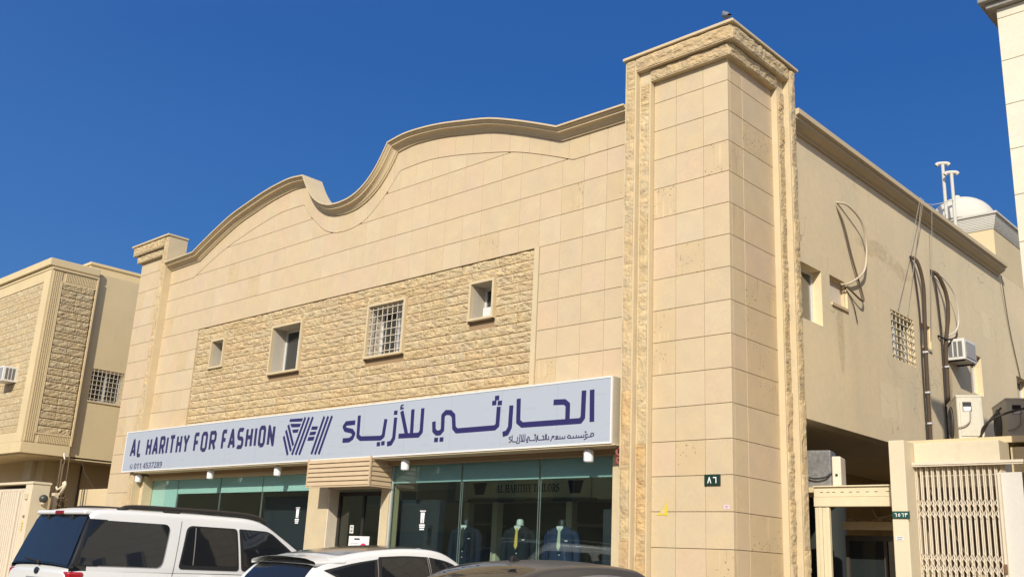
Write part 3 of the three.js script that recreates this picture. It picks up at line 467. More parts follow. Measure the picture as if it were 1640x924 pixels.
    const tel = '011 4537289'; g.setTransform(k / 100 * 1.32, 0, 0, ky / 100 * 1.05, .63 * k - half * W, half * H / 2 + H / 2 - .065 * ky); g.font = 'bold 19px sans-serif'; g.fillText(tel, 0, 0); g.restore();
    g.save(); g.beginPath(); g.rect(0, half * H / 2, W, H / 2); g.clip(); g.strokeStyle = '#3f3a58'; g.lineWidth = 5; g.beginPath(); g.ellipse(X(.49), Y(.125), .07 * k, .06 * ky, 0, 0, Math.PI * 2); g.stroke(); g.lineWidth = 9; g.beginPath(); g.moveTo(X(.46), Y(.16)); g.lineTo(X(.47), Y(.11)); g.lineTo(X(.53), Y(.09)); g.stroke(); g.restore();
  }
  const t = new THREE.CanvasTexture(c); t.colorSpace = THREE.SRGBColorSpace; t.anisotropy = 8; return t;
}
{
  const s = thing('fascia_sign', 'long pale lilac shop sign with purple Arabic and Latin lettering above the shop windows', 'sign', [0, 0, 0]);
  const body = M.cream;
  put('box', [bx(FX0 + .004, SX + SW, SY, SY + SH, .006, SZ - .02), bx(SX, FX0 + .004, SY, SY + SH, .238, SZ - .02)], std([.55, .50, .38], { map: T.paint, roughness: .5 }), s);
  const g = new THREE.BufferGeometry(), hw = SW / 2, x0 = SX + .025, x1 = SX + SW - .025, xm = SX + hw, y0 = SY + .025, y1 = SY + SH - .025, z = SZ - .008;
  const u = x => (x - SX) / hw, vv = y => (y - SY) / SH / 2;
  const q = (a, b, off, du) => [[a, y0, u(a) - du, off + vv(y0)], [b, y0, u(b) - du, off + vv(y0)], [b, y1, u(b) - du, off + vv(y1)], [a, y1, u(a) - du, off + vv(y1)]];
  const vs = [...q(x0, xm, .5, 0), ...q(xm, x1, 0, 1)];
  g.setAttribute('position', new THREE.Float32BufferAttribute(vs.flatMap(p => [p[0], p[1], z]), 3)); g.setAttribute('normal', new THREE.Float32BufferAttribute(vs.flatMap(() => [0, 0, 1]), 3)); g.setAttribute('uv', new THREE.Float32BufferAttribute(vs.flatMap(p => [p[2], p[3]]), 2)); g.setIndex([0, 1, 2, 0, 2, 3, 4, 5, 6, 4, 6, 7]);
  put('lettered_face', g, std([1, 1, 1], { map: signCanvas(), roughness: .45 }), s);
  put('frame', [bx(SX - .004, SX + .025, SY - .004, SY + SH + .004, SZ - .03, SZ), bx(SX + SW - .025, SX + SW + .004, SY - .004, SY + SH + .004, SZ - .03, SZ), bx(SX + .025, SX + SW - .025, SY - .004, SY + .025, SZ - .03, SZ), bx(SX + .025, SX + SW - .025, SY + SH - .025, SY + SH + .004, SZ - .03, SZ)], std([.72, .70, .64], { roughness: .4 }), s);
}
for (const [x, where] of [[-17.02, 'under the telephone number'], [-13.55, 'under the Latin lettering'], [-10.85, 'beside the slatted shutter box'], [-6.75, 'between shutter box and suit display'], [-2.45, 'by the rough stone pillar']]) {
  const l = thing('down_light', 'white cylinder lamp under the sign ' + where, 'lamp', [x, SY, .12], 0, 'lamps under the sign');
  const prof = [[0, -.245], [.06, -.245], [.078, -.225], [.08, -.10], [.072, -.07], [.045, -.05], [.03, -.045], [.03, 0], [0, 0]].map(p => new THREE.Vector2(...p));
  put('lamp_shade', new THREE.LatheGeometry(prof, 20), std([.82, .82, .80], { roughness: .35 }), l); put('mount', cyl(.05, .05, .015, 0, -.016, 0), M.alu, l);
}

// lettering inside the shop, on the inner fascia
{
  const c = document.createElement('canvas'); c.width = 1024; c.height = 128; const g = c.getContext('2d'); g.fillStyle = '#c9c0a4'; g.fillRect(0, 0, 1024, 128); g.fillStyle = '#1c1c20'; g.font = 'bold 80px serif'; g.setTransform(.60, 0, 0, 1, 0, 0);
  g.textAlign = 'center'; g.fillText('AL HARITHY TAILORS', 512 / .60, 96); g.setTransform(1, 0, 0, 1, 0, 0);
  for (const x of [60, 880]) { g.beginPath(); g.moveTo(x - 30, 20); g.lineTo(x + 95, 20); g.lineTo(x + 70, 110); g.lineTo(x - 10, 110); g.closePath(); g.fill(); }
  const t = new THREE.CanvasTexture(c); t.colorSpace = THREE.SRGBColorSpace;
  const p = thing('inner_shop_sign', 'dark serif lettering on a beige board inside the shop, seen through the glass', 'sign', [-5.62, 2.76, -1.995]);
  put('board', bx(-1.55, 1.55, 0, .36, 0, .02), std([.62, .57, .43]), p); const pl = new THREE.PlaneGeometry(3.06, .33); put('lettering', pl, std([1, 1, 1], { map: t }), p, [0, .18, .0235]);
}
// white stickers on the glass: trousers, two lines of text
for (const [x, y, k, lab] of [[-6.585, 2.20, 1, 'white trousers sticker on the glass in front of the dark partition beside the suits'], [-10.5, 2.28, .95, 'white trousers sticker on the glass pane next to the door pier']]) {
  const s = thing('glass_sticker', lab, 'sticker', [x, y, -.243], 0, 'trousers stickers on the shop glass');
  const tr = new THREE.Shape(); [[-.055, .16], [.055, .16], [.045, -.03], [.012, -.03], [0, .08], [-.012, -.03], [-.045, -.03]].forEach((p, i) => i ? tr.lineTo(p[0] * k, p[1] * k) : tr.moveTo(p[0] * k, p[1] * k)); tr.closePath();
  const w = std([.85, .85, .85], { roughness: .6 });
  put('trousers_print', extr(tr, .001), w, s); put('heading_line', bx(-.08 * k, .08 * k, .178 * k, .195 * k, 0, .001), w, s); put('text_lines', [bx(-.075 * k, .075 * k, -.075 * k, -.05 * k, 0, .001), bx(-.07 * k, .07 * k, -.11 * k, -.085 * k, 0, .001), bx(-.06 * k, .06 * k, -.15 * k, -.125 * k, 0, .001)], w, s);
}
{ // poster and small notice on the door
  const c = document.createElement('canvas'); c.width = 256; c.height = 200; const g = c.getContext('2d'); g.fillStyle = '#e9e7e2'; g.fillRect(0, 0, 256, 200); g.fillStyle = '#444'; g.fillRect(70, 14, 70, 14); g.fillStyle = '#b9b4ae'; for (let i = 0; i < 5; i++) g.fillRect(20, 50 + i * 20, 100 - i * 8, 7);
  g.strokeStyle = '#d3265c'; g.lineWidth = 22; g.beginPath(); g.arc(190, 105, 42, 0, 7); g.stroke(); g.fillStyle = '#8d7d80'; g.fillRect(176, 85, 28, 45);
  const t = new THREE.CanvasTexture(c); t.colorSpace = THREE.SRGBColorSpace;
  const p = thing('door_poster', 'white poster with a red ring on the glass door', 'poster', [-8.62, 1.42, -.438]); put('sheet', bx(-.32, .32, 0, .5, 0, .003), M.white, p); put('print', new THREE.PlaneGeometry(.63, .49), std([1, 1, 1], { map: t }), p, [0, .25, .0065]);
  const n = thing('door_notice', 'small narrow white notice stuck above the poster on the door', 'notice', [-8.88, 1.97, -.438]); put('sheet', bx(-.06, .06, 0, .16, 0, .003), M.white, n); put('print', [bx(-.03, .03, .1, .13, .003, .005), bx(-.03, .03, .03, .07, .003, .005)], std([.25, .25, .27]), n);
}

// suits on stands behind the glass
function suit(x, z, turn, col, tie, label, o = {}) {
  const t = thing('dressed_mannequin', label, 'mannequin', [x, GY + .15, z], turn, 'suits in the shop window');
  const top = 2.13 - GY - .15;                                   // shoulder height above the floor
  const cm = std(col, { roughness: .9 }), secs = [[-.86, .245, .165], [-.78, .25, .165], [-.55, .225, .15], [-.42, .205, .14], [-.25, .225, .15], [-.1, .235, .14], [-.03, .215, .115], [.015, .14, .085], [.05, .075, .07]];
  const ring = (secsL, cx, n = 28, front = 0) => { const pos = [], idx = []; secsL.forEach(([y, a, b], i) => { for (let k = 0; k < n; k++) { const q = k / n * Math.PI * 2, c = Math.cos(q), s = Math.sin(q); pos.push(cx(i) + a * Math.sign(c) * Math.abs(c) ** .85, top + y, b * Math.sign(s) * Math.abs(s) ** .85); } }); for (let i = 0; i < secsL.length - 1; i++) for (let k = 0; k < n; k++) { const a = i * n + k, b = i * n + (k + 1) % n; idx.push(a, a + n, b, b, a + n, b + n); } const g = new THREE.BufferGeometry(); g.setAttribute('position', new THREE.Float32BufferAttribute(pos, 3)); g.setIndex(idx); g.computeVertexNormals(); return g; };
  put('jacket', ring(secs, () => 0), cm, t);
  for (const sd of [-1, 1]) {
    const sl = put('sleeve', tube([[sd * .19, top - .05, 0], [sd * .255, top - .15, 0], [sd * .275, top - .38, .01], [sd * .28, top - .60, .03], [sd * .275, top - .72, .045]], .062, 12, 20), cm, t);
    if (o.band) put('cuff_band', tube([[sd * .279, top - .62, .032], [sd * .276, top - .70, .042]], .068, 12, 4), std([.75, .62, .05]), sl);
    const lp = new THREE.Shape(); [[0, -.40], [sd * .03, -.38], [sd * .12, -.13], [sd * .085, -.10], [sd * .10, -.075], [sd * .055, .01], [sd * .02, -.05]].forEach((p, i) => i ? lp.lineTo(...p) : lp.moveTo(...p)); lp.closePath(); const lg = extr(lp, .012); lg.rotateX(-.1); lg.translate(0, top, .118); put('lapel', lg, cm, t);
  }
  const sh = new THREE.Shape(); [[0, -.37], [.07, -.06], [.055, .04], [-.055, .04], [-.07, -.06]].forEach((p, i) => i ? sh.lineTo(...p) : sh.moveTo(...p)); sh.closePath(); const sg = extr(sh, .012); sg.rotateX(-.1); sg.translate(0, top, .112); put('shirt', sg, std(o.shirt || [.62, .62, .60], { roughness: .8 }), t);
  if (tie) { const ti = new THREE.Shape(); [[-.018, .0], [.018, 0], [.032, -.3], [0, -.36], [-.032, -.3]].forEach((p, i) => i ? ti.lineTo(...p) : ti.moveTo(...p)); ti.closePath(); const tg = extr(ti, .01); tg.rotateX(-.1); tg.translate(0, top, .124); put('tie', tg, std(tie, { roughness: .6 }), t); }
  const nk = new THREE.LatheGeometry([[.07, .0], [.064, .05], [.06, .1], [.04, .125], [0, .13]].map(p => new THREE.Vector2(...p)), 18); nk.translate(0, top + .03, 0); put('neck_form', nk, std(o.neck || [.58, .60, .57], { roughness: .5 }), t);
  put('pocket_square', bx(.09, .15, top - .2, top - .185, .133, .14), M.white, t); put('button', [-.42, -.52].map(y => { const b = cyl(.011, .011, .006, 0, 0, 0, 8); b.rotateX(Math.PI / 2); b.translate(.015, top + y, .15); return b; }), M.alu, t);
  put('stand', [cyl(.02, .02, top - .8, 0, .02, 0), cyl(.16, .15, .025, 0, 0, 0, 24)], M.darkMetal, t); put('trousers', [tube([[-.1, top - .8, 0], [-.105, top - 1.2, 0], [-.1, .12, 0]], .085, 12), tube([[.1, top - .8, 0], [.105, top - 1.2, 0], [.1, .12, 0]], .085, 12)], cm, t);
}
suit(-6.05, -.85, .35, [.008, .012, .024], [.02, .02, .02], 'dark navy uniform jacket with yellow cuff bands in the shop window', { band: true, neck: [.03, .03, .035] });
suit(-4.72, -.85, .35, [.010, .012, .016], [.60, .40, .06], 'black suit jacket with golden tie in the shop window');
suit(-3.76, -.85, .35, [.018, .030, .075], [.42, .44, .32], 'blue suit jacket with pale tie in the shop window', { neck: [.03, .03, .03] });

// ---------------------------------------------------------------- small things on the front
function digits(str, w, h, bg, fg) { // Eastern Arabic numerals as strokes
  const D = { '٨': [[[.15, .1], [.5, .9], [.85, .1]]], '٦': [[[.15, .88], [.75, .88], [.75, .1]]], '٥': [[[.5, .85], [.2, .55], [.2, .3], [.5, .15], [.8, .3], [.8, .55], [.5, .85]]], '٣': [[[.1, .9], [.2, .65], [.42, .65], [.5, .9], [.6, .65], [.85, .68], [.9, .92]], [[.2, .8], [.25, .1]]] };
  const c = document.createElement('canvas'); c.width = 256; c.height = Math.round(256 * h / w); const g = c.getContext('2d'); g.fillStyle = bg; g.fillRect(0, 0, c.width, c.height); g.strokeStyle = fg; g.lineWidth = c.height * .10; g.lineCap = 'round'; g.lineJoin = 'round';
  const n = str.length, cw = Math.min(c.width / (n + .6), c.height * .62), x0 = c.width / 2 - cw * n / 2; [...str].forEach((ch, i) => { for (const s of D[ch]) { g.beginPath(); s.forEach(([a, b], k) => { const X = x0 + cw * (i + .12 + a * .76), Y = c.height * (.18 + .64 * (1 - b)); k ? g.lineTo(X, Y) : g.moveTo(X, Y); }); g.stroke(); } });
  // ٨ in the photograph is a peak: apex up
  const t = new THREE.CanvasTexture(c); t.colorSpace = THREE.SRGBColorSpace; return t;
}
{
  const p = thing('number_plate', 'dark green house number plate with two white Arabic numerals on the stone pillar', 'plate', [-.32, 2.70, 0]);
  put('plate', rbx(-.13, .13, 0, .16, .001, .018, .006), std([.02, .045, .03], { roughness: .35 }), p); put('numerals', new THREE.PlaneGeometry(.24, .145), std([1, 1, 1], { map: digits('٨٦', .24, .145, '#1d3428', '#e8ece6'), roughness: .35 }), p, [0, .08, .0195]);
  const a = thing('arrow_sticker', 'yellow triangular sticker peeling on a pillar tile', 'sticker', [-1.26, 2.30, 0]); const s = new THREE.Shape(); [[0, 0], [.19, 0], [.17, .19], [.13, .1]].forEach((q, i) => i ? s.lineTo(...q) : s.moveTo(...q)); s.closePath(); put('sheet', extr(s, .004), std([.62, .50, .03]), a, [0, 0, .001]); const s2 = new THREE.Shape(); [[.05, .02], [.14, .025], [.135, .1]].forEach((q, i) => i ? s2.lineTo(...q) : s2.moveTo(...q)); s2.closePath(); put('inset_print', extr(s2, .001), std([.62, .47, .30]), a, [0, 0, .006]);
  const k = thing('phone_sticker', 'tiny pink and white paper sticker low on the pillar tile', 'sticker', [-.145, 2.39, 0]); put('sheet', bx(0, .085, 0, .05, .001, .003), std([.75, .62, .66]), k); put('print', [bx(.012, .075, .03, .04, .003, .0045), bx(.012, .065, .012, .02, .003, .0045)], std([.45, .15, .3]), k);
  const r = thing('wall_bracket', 'small rusty red pipe bracket on the pillar edge beside the sign', 'bracket', [-1.80, 3.06, .16]); put('elbow', tube([[-.01, .22, 0], [-.06, .20, .02], [-.05, .12, .03], [-.012, .1, 0]], .022, 8), std([.25, .07, .05]), r); put('elbow', tube([[-.01, .07, 0], [-.055, .05, .02], [-.05, -.01, .02], [-.01, -.02, 0]], .022, 8), std([.25, .07, .05]), r);
}
{ // pigeon on the pillar top, one continuous body lofted along its spine
  const spine = [[-.17, -.005, .012, .03], [-.12, .012, .016, .036], [-.07, .045, .038, .042], [-.02, .075, .055, .055], [.03, .098, .052, .052], [.062, .125, .036, .034], [.078, .158, .026, .025], [.09, .182, .026, .024], [.108, .186, .02, .019], [.122, .18, .008, .007], [.14, .174, .002, .002]];
  const n = 14, pos = [], idx = []; spine.forEach(([x, y, a, b]) => { for (let k = 0; k < n; k++) { const q = k / n * 6.28319; pos.push(x, y + a * Math.sin(q), b * Math.cos(q)); } }); for (let i = 0; i < spine.length - 1; i++) for (let k = 0; k < n; k++) { const a = i * n + k, b = i * n + (k + 1) % n; idx.push(a, b, a + n, b, b + n, a + n); }
  const g = new THREE.BufferGeometry(); g.setAttribute('position', new THREE.Float32BufferAttribute(pos, 3)); g.setIndex(idx); g.computeVertexNormals();
  const p = thing('pigeon', 'grey pigeon perched on the top corner of the stone pillar', 'bird', [.06, 9.792, .12], 2.4); p.scale.setScalar(1.15); put('body', g, std([.16, .17, .19], { roughness: .7 }), p); put('leg', bar([0, -.075, .018], [0, .03, .018], .004), std([.4, .12, .1]), p); put('leg', bar([0, -.075, -.018], [0, .03, -.018], .004), std([.4, .12, .1]), p);
}

// ---------------------------------------------------------------- things on the side wall and roof
function windowAC(name, label, pos, turn) {                        // body runs along local x, sticks out along +z
  const t = thing(name, label, 'air conditioner', pos, turn);
  const w = .66, h = .44, d = .38;
  put('casing', [rbx(-w / 2, w / 2, 0, h, -.25, d - .01, .012)], M.white, t);
  for (const sd of [-1, 1]) { const v = put('side_vent', bx(sd * (w / 2 + .001) - .003, sd * (w / 2 + .001) + .003, .06, h - .06, .04, .32), std([.16, .16, .15]), t); for (let i = 1; i < 3; i++) put('rib', bx(sd * (w / 2 + .005) - .004, sd * (w / 2 + .005) + .004, .055, h - .055, .04 + i * .093 - .012, .04 + i * .093 + .012), M.white, v); }
  const gr = put('rear_grille', bx(-w / 2 + .05, w / 2 - .05, .05, h - .05, d - .012, d - .004), std([.10, .10, .10]), t);
  for (let i = 0; i < 12; i++) put('louvre', bx(-w / 2 + .045, w / 2 - .045, .06 + i * .0285, .074 + i * .0285, d - .006, d + .004), M.white, gr);
  put('bracket', [bx(-w / 2 + .05, -w / 2 + .08, -.025, -.002, -.05, d - .05), bx(w / 2 - .08, w / 2 - .05, -.025, -.002, -.05, d - .05)], M.darkMetal, t);
  return t;
}
windowAC('window_air_conditioner', 'white window air conditioner jutting from the plain side wall', [0, 5.99, -8.83], Math.PI / 2);
const cableM = { hose: std([.55, .47, .34], { roughness: .7 }), black: std([.035, .028, .022], { roughness: .7 }), brown: std([.13, .09, .05], { roughness: .9 }), tape: std([.085, .058, .035], { roughness: .9 }), white: std([.62, .58, .48], { roughness: .6 }), grey: std([.3, .27, .22], { roughness: .7 }) };
const cable = (label, pts, r, m, group) => tag(put('cable', tube(pts, r, 7, pts.length * 10), m), label, 'cable', group);
const clips = (c, list) => { for (const [x, y, z, w] of list) put('clip', rbx(-.004, x + w, y - .018, y + .018, z - w, z + w, .006), M.alu, c); };
cable('white hose looping from a hole in the side wall to the boarded opening', [[-.02, 7.96, -3.6], [.10, 7.95, -3.85], [.14, 7.78, -4.3], [.12, 7.5, -4.52], [.10, 7.2, -4.56], [.10, 6.85, -4.4], [.06, 6.55, -3.95], [-.04, 6.47, -3.72]], .019, cableM.hose);
cable('dark cable hanging straight from the hose hole to a low loop', [[-.02, 7.92, -3.6], [.05, 7.6, -3.76], [.06, 7.0, -4.05], [.06, 6.5, -4.36], [.08, 6.32, -4.38], [.09, 6.30, -4.2], [.05, 6.42, -3.85], [-.03, 6.45, -3.7]], .017, cableM.brown);
cable('thin dark wire end dangling under the boarded opening', [[.0, 6.45, -3.8], [.03, 6.2, -4.05], [.02, 5.88, -4.22]], .008, cableM.black);
clips(cable('thick taped pipe bundle running down beside the barred window', [[-.04, 7.82, -6.88], [.10, 7.72, -6.95], [.13, 7.3, -7.12], [.10, 6.7, -7.18], [.08, 5.6, -7.14], [.07, 4.2, -7.12], [.07, 3.6, -7.12]], .036, cableM.tape), [[.09, 5.9, -7.15, .045], [.08, 5.1, -7.13, .045], [.08, 4.5, -7.12, .045]]);
cable('thin dark pipe clipped beside the taped pipe bundle', [[-.03, 7.84, -6.84], [.05, 7.6, -6.88], [.05, 6.7, -7.05], [.04, 5.5, -7.04], [.04, 3.6, -7.03]], .016, cableM.black);
clips(cable('thick brown pipe bundle left of the window air conditioner', [[-.04, 7.80, -7.93], [.10, 7.7, -8.05], [.15, 7.35, -8.3], [.14, 6.9, -8.36], [.08, 6.2, -8.27], [.07, 5.2, -8.22], [.07, 3.6, -8.2]], .04, cableM.tape), [[.08, 5.8, -8.24, .05], [.07, 5.0, -8.21, .05], [.07, 4.4, -8.2, .05]]);
cable('dark pipe in front of the brown pipe bundle', [[-.03, 7.82, -7.9], [.06, 7.5, -7.98], [.06, 6.8, -8.1], [.05, 6.2, -8.15], [.04, 3.6, -8.1]], .02, cableM.black);
cable('white hose arching out from the brown pipe bundle', [[-.02, 7.70, -7.98], [.10, 7.72, -8.25], [.16, 7.45, -8.75], [.15, 7.0, -8.95], [.12, 6.7, -8.85], [.06, 6.5, -8.5]], .014, cableM.white);
cable('short dark cable looping under the air conditioner', [[.02, 6.42, -8.05], [.12, 6.38, -8.3], [.14, 6.5, -8.7], [.12, 6.62, -8.85]], .022, cableM.black);
for (const [a, b, lab] of [[[.26, 9.04, -6.95], [.03, 6.55, -6.05], 'thin wire from the roof edge to the top corner of the barred window'], [[.26, 9.04, -7.02], [.03, 6.52, -6.5], 'thin wire from the roof edge to the middle of the barred window'], [[.26, 9.04, -7.55], [.04, 6.3, -7.6], 'thin wire from the roof edge to the small boarded opening'], [[.26, 9.04, -7.1], [.04, 7.8, -7.0], 'thin wire from the roof edge to the taped pipe bundle']]) cable(lab, [a, [(a[0] + b[0]) / 2 + .02, (a[1] + b[1]) / 2, (a[2] + b[2]) / 2 + .04], b], .006, cableM.grey, 'wires hanging from the roof edge');
cable('long thin wire sloping down past the parapet end', [[.1, 8.74, -12.25], [.04, 7.6, -12.7], [.03, 6.4, -13.25]], .012, cableM.brown);
for (const [x, y, z, t, lab] of [[-.80, 11.58, -11.5, .2, 'taller white T topped vent pipe beside the dome'], [-.575, 11.25, -11.4, .2, 'shorter white T topped vent pipe beside the dome']]) {
  const v = thing('vent_pipe', lab, 'vent pipe', [x, 8.5, z], .5, 'vent pipes on the roof'); const h = y - 8.5;
  put('pipe', cyl(.04, .04, h, 0, 0, 0), M.limewash, v); const tb = tube([[-.15, h - .03, 0], [-.1, h + .02, 0], [.1, h + .02, 0], [.15, h - .03, 0]], .048, 10); put('tee_head', tb, M.limewash, v);
}
cable('upper thin wire from the roof edge to the vent pipes', [[.1, 9.06, -7.1], [-.3, 9.7, -9.2], [-.575, 10.55, -11.36]], .008, cableM.white, 'wires to the vent pipes');
cable('lower sagging wire from the roof edge to the vent pipes', [[.1, 9.05, -7.15], [-.3, 9.45, -9.4], [-.8, 10.25, -11.45]], .008, cableM.white, 'wires to the vent pipes');

// ---------------------------------------------------------------- carport under the side wall
put('carport_rear_wall', bx(-3.2, -3.05, GY, 3.92, -12, -1.84), M.wall, B);
put('carport_end_wall', [bx(-3.05, -.29, GY, 3.92, -12.1, -12), bx(-.28, 0, GY, 3.925, -19, -8.6)], M.wall, B);
put('carport_ceiling', bx(-3.2, -.285, 3.925, 4.02, -12, -1.84), M.wall, B);
put('carport_floor', bx(-3.05, 0, GY - .02, GY + .03, -12, -1.84), M.paving, B);
{ // things kept in the carport
  const a = thing('stored_air_conditioner', 'grubby white air conditioner unit stored above the small gate', 'air conditioner', [.02, 2.86, -2.6], .25);
  put('casing', rbx(-.32, .2, 0, .6, -.2, .18, .03), std([.36, .35, .33], { map: T.dirt, roughness: .35, metalness: .4 }), a); put('side_panel', rbx(.202, .34, .0, .5, -.2, .18, .02), M.gateWhite, a); put('hose', tube([[-.3, .26, .19], [-.1, .16, .24], [.1, .17, .24], [.2, .24, .19]], .014, 6), M.black, a); put('knob', cyl(.02, .02, .03, .27, .2, .18, 10), M.black, a); put('vent', bx(.23, .31, .5, .505, -.1, .1), M.black, a);
  const sh = put('storage_shelf', [bx(-.4, 1.42, 2.78, 2.855, -2.95, -2.06)], M.wall); tag(sh, 'plastered storage ledge behind the small gate beam', 'shelf');
  const r = thing('lean_to_roof', 'tan sloping lean-to board with rubble on it behind the small gate', 'roof board', [.8, 0, -2.9]);
  const g = bx(-.55, .58, 2.28, 2.40, -.12, .1); put('board', g, M.wall, r); const rub = []; for (let i = 0; i < 16; i++) { const q = new THREE.DodecahedronGeometry(rr(.015, .045)); q.scale(1.6, .7, 1); q.translate(rr(-.5, .5), 2.405 + rr(0, .03), rr(-.08, .08)); rub.push(q); } tag(put('rubble', rub, M.rocks[2], r), null, null, null, 'stuff'); put('wire', tube([[-.1, 2.6, .05], [0, 2.46, .08], [.25, 2.5, .08], [.4, 2.44, .06]], .006, 5), cableM.white, r);
  const d = thing('inner_door', 'dark glazed inner door seen through the small gate', 'door', [.8, GY, -3.0]); put('frame', [bx(-.6, -.55, 0, 2.1, -.03, .03), bx(.55, .6, 0, 2.1, -.03, .03), bx(-.55, .55, 2.02, 2.1, -.03, .03), bx(0, .05, 0, 2.02, -.03, .03)], std([.10, .085, .07], { metalness: .4, roughness: .45 }), d); put('pane', bx(-.55, 0, 0, 2.02, -.01, .0), M.pane, d); put('pane', bx(.05, .55, 0, 2.02, -.01, .0), M.pane, d);
  const b = thing('water_barrel', 'dark plastic barrel standing in the shade of the carport', 'barrel', [-1.2, GY + .03, -5.2]); put('shell', new THREE.LatheGeometry([[0, 0], [.33, 0], [.36, .1], [.37, 1.2], [.36, 2.2], [.37, 2.9], [.3, 3.05], [0, 3.08]].map(p => new THREE.Vector2(...p)), 24), std([.03, .035, .03]), b);
}
// ---------------------------------------------------------------- gate wall to the right
{
  const w = thing('gate_wall', 'cream plastered gate post and lintel framing the folding metal gate', 'wall');
  put('post', rbx(1.50, 1.72, GY, 3.44, -2.3, -1.65, .015), M.wallPale, w);
  put('lintel', rbx(1.722, 2.86, 3.14, 3.43, -2.4, -1.98, .012), M.wallPale, w);
  put('jamb', rbx(2.80, 3.10, GY, 3.0, -2.5, -2.03, .01), std([.74, .71, .63], { map: T.plaster, roughness: .9 }), w);
  put('return_wall', bx(2.862, 3.5, 3.0, 3.38, -3.6, -2.45), M.wall, w);
  put('side_wall', bx(3.11, 3.58, GY, 2.998, -3.6, -2.9), M.wall, w);
  put('slab', bx(1.46, 4.05, 3.445, 3.53, -4.6, -2.42), M.wall, w);
  put('passage_wall', [bx(1.3, 1.45, GY, 3.44, -5, -2.35), bx(1.45, 2.8, GY, 3.2, -5.2, -5)], M.wall, w);
  put('inner_beam', rbx(1.73, 2.79, 2.84, 3.137, -2.42, -2.2, .01), M.wallPale, w);
  const rail = put('gate_rail', [bx(1.70, 3.58, 3.115, 3.15, -1.96, -1.90), bx(1.70, 3.58, 3.095, 3.112, -1.955, -1.91)], M.gateWhite); tag(rail, 'pale steel rail running above the folding gate', 'rail');
}
{
  const g = thing('folding_gate', 'cream folding lattice gate closed between post and white jamb', 'gate', [1.73, GY, -2.0]);
  const n = 15, W = 1.06, H = 3.0;
  for (let i = 0; i < n; i++) { const x = W * i / (n - 1); put('picket', [bx(x - .017, x - .002, .03, H, -.012, .012), bx(x + .004, x + .017, .03, H - .02, -.02, .004)], M.gateWhite, g); }
  const L = []; for (const yc of [2.50, 2.36, 1.78, 1.64, .95, .5]) for (let i = 0; i < n - 1; i++) { const x0 = W * i / (n - 1), x1 = W * (i + 1) / (n - 1), xm = (x0 + x1) / 2; for (const [ya, yb] of [[yc + .07, yc - .07], [yc - .07, yc + .07]]) L.push(bar([x0, ya, .018], [x1, yb, .018], .0055, 5)); }
  tag(put('scissor_lattice', L, M.gateWhite, g), null, null, null, 'stuff');
  put('frame', [bx(-.028, -.018, 0, H + .04, -.025, .03), bx(W + .02, W + .05, 0, H - .12, -.025, .03)], M.gateWhite, g);
  put('latch', rbx(W + .015, W + .055, 1.6, 1.72, .031, .06, .006), std([.18, .10, .05]), g);
  const p = thing('street_number_plate', 'dark green plate with four white Arabic numerals on the gate post', 'plate', [1.63, 2.37, -1.65]); put('plate', rbx(-.12, .12, 0, .10, .001, .015, .005), std([.02, .06, .05], { roughness: .35 }), p); put('numerals', new THREE.PlaneGeometry(.22, .085), std([1, 1, 1], { map: digits('٦٥٦٣', .22, .085, '#1f4a40', '#e4ebe6'), roughness: .4 }), p, [0, .05, .0165]);
  const k = thing('post_sticker', 'small pale paper sticker on the gate post under the number plate', 'sticker', [1.60, 2.08, -1.648]); put('sheet', bx(-.06, .05, 0, .06, .001, .003), M.white, k); put('print', [bx(-.045, .035, .035, .048, .003, .0045), bx(-.045, .02, .012, .024, .003, .0045)], std([.3, .35, .4]), k);
}
{
  const g = thing('small_gate', 'small cream steel gate with boxed head beam between pillar and post', 'gate', [.21, GY, -1.95]);
  put('head_beam', [rbx(0, 1.26, 2.60, 2.74, -.12, .0, .006), rbx(0, 1.24, 2.46, 2.597, -.12, .012, .006), rbx(0, 1.28, 2.742, 2.762, -.14, .03, .004)], M.creamGate, g);
  put('slot_holes', [.1, .2, .29, .42, .55, .66, .8, .93, 1.1].map(x => bx(x, x + .05, 2.663, 2.671, .0005, .002)), M.black, g);
  for (let i = 0; i < 4; i++) put('side_board', rbx(.005 + i * .058, .058 + i * .058, 0, 2.45, -.06, -.01 + (i % 2) * .008, .004), M.creamGate, g);
  const leaf = put('open_leaf', [rbx(1.0, 1.035, 0, 2.38, -.75, -.72, .004), rbx(1.16, 1.2, 0, 2.42, -.14, -.11, .004)], M.gateWhite, g);
  for (let i = 0; i < 9; i++) { const t = i / 8, x = 1.02 + .16 * t, z = -.73 + .6 * t; put('picket', [bx(x - .008, x + .008, .1, 2.4, z - .012, z + .012), bar([x, 1.9, z], [x + .02, 1.6, z + .075], .01), bar([x, 1.2, z], [x + .02, .9, z + .075], .01)], M.gateWhite, leaf); }
  put('post', rbx(1.2, 1.282, 0, 2.75, -.35, -.02, .006), M.wallPale, g);
}
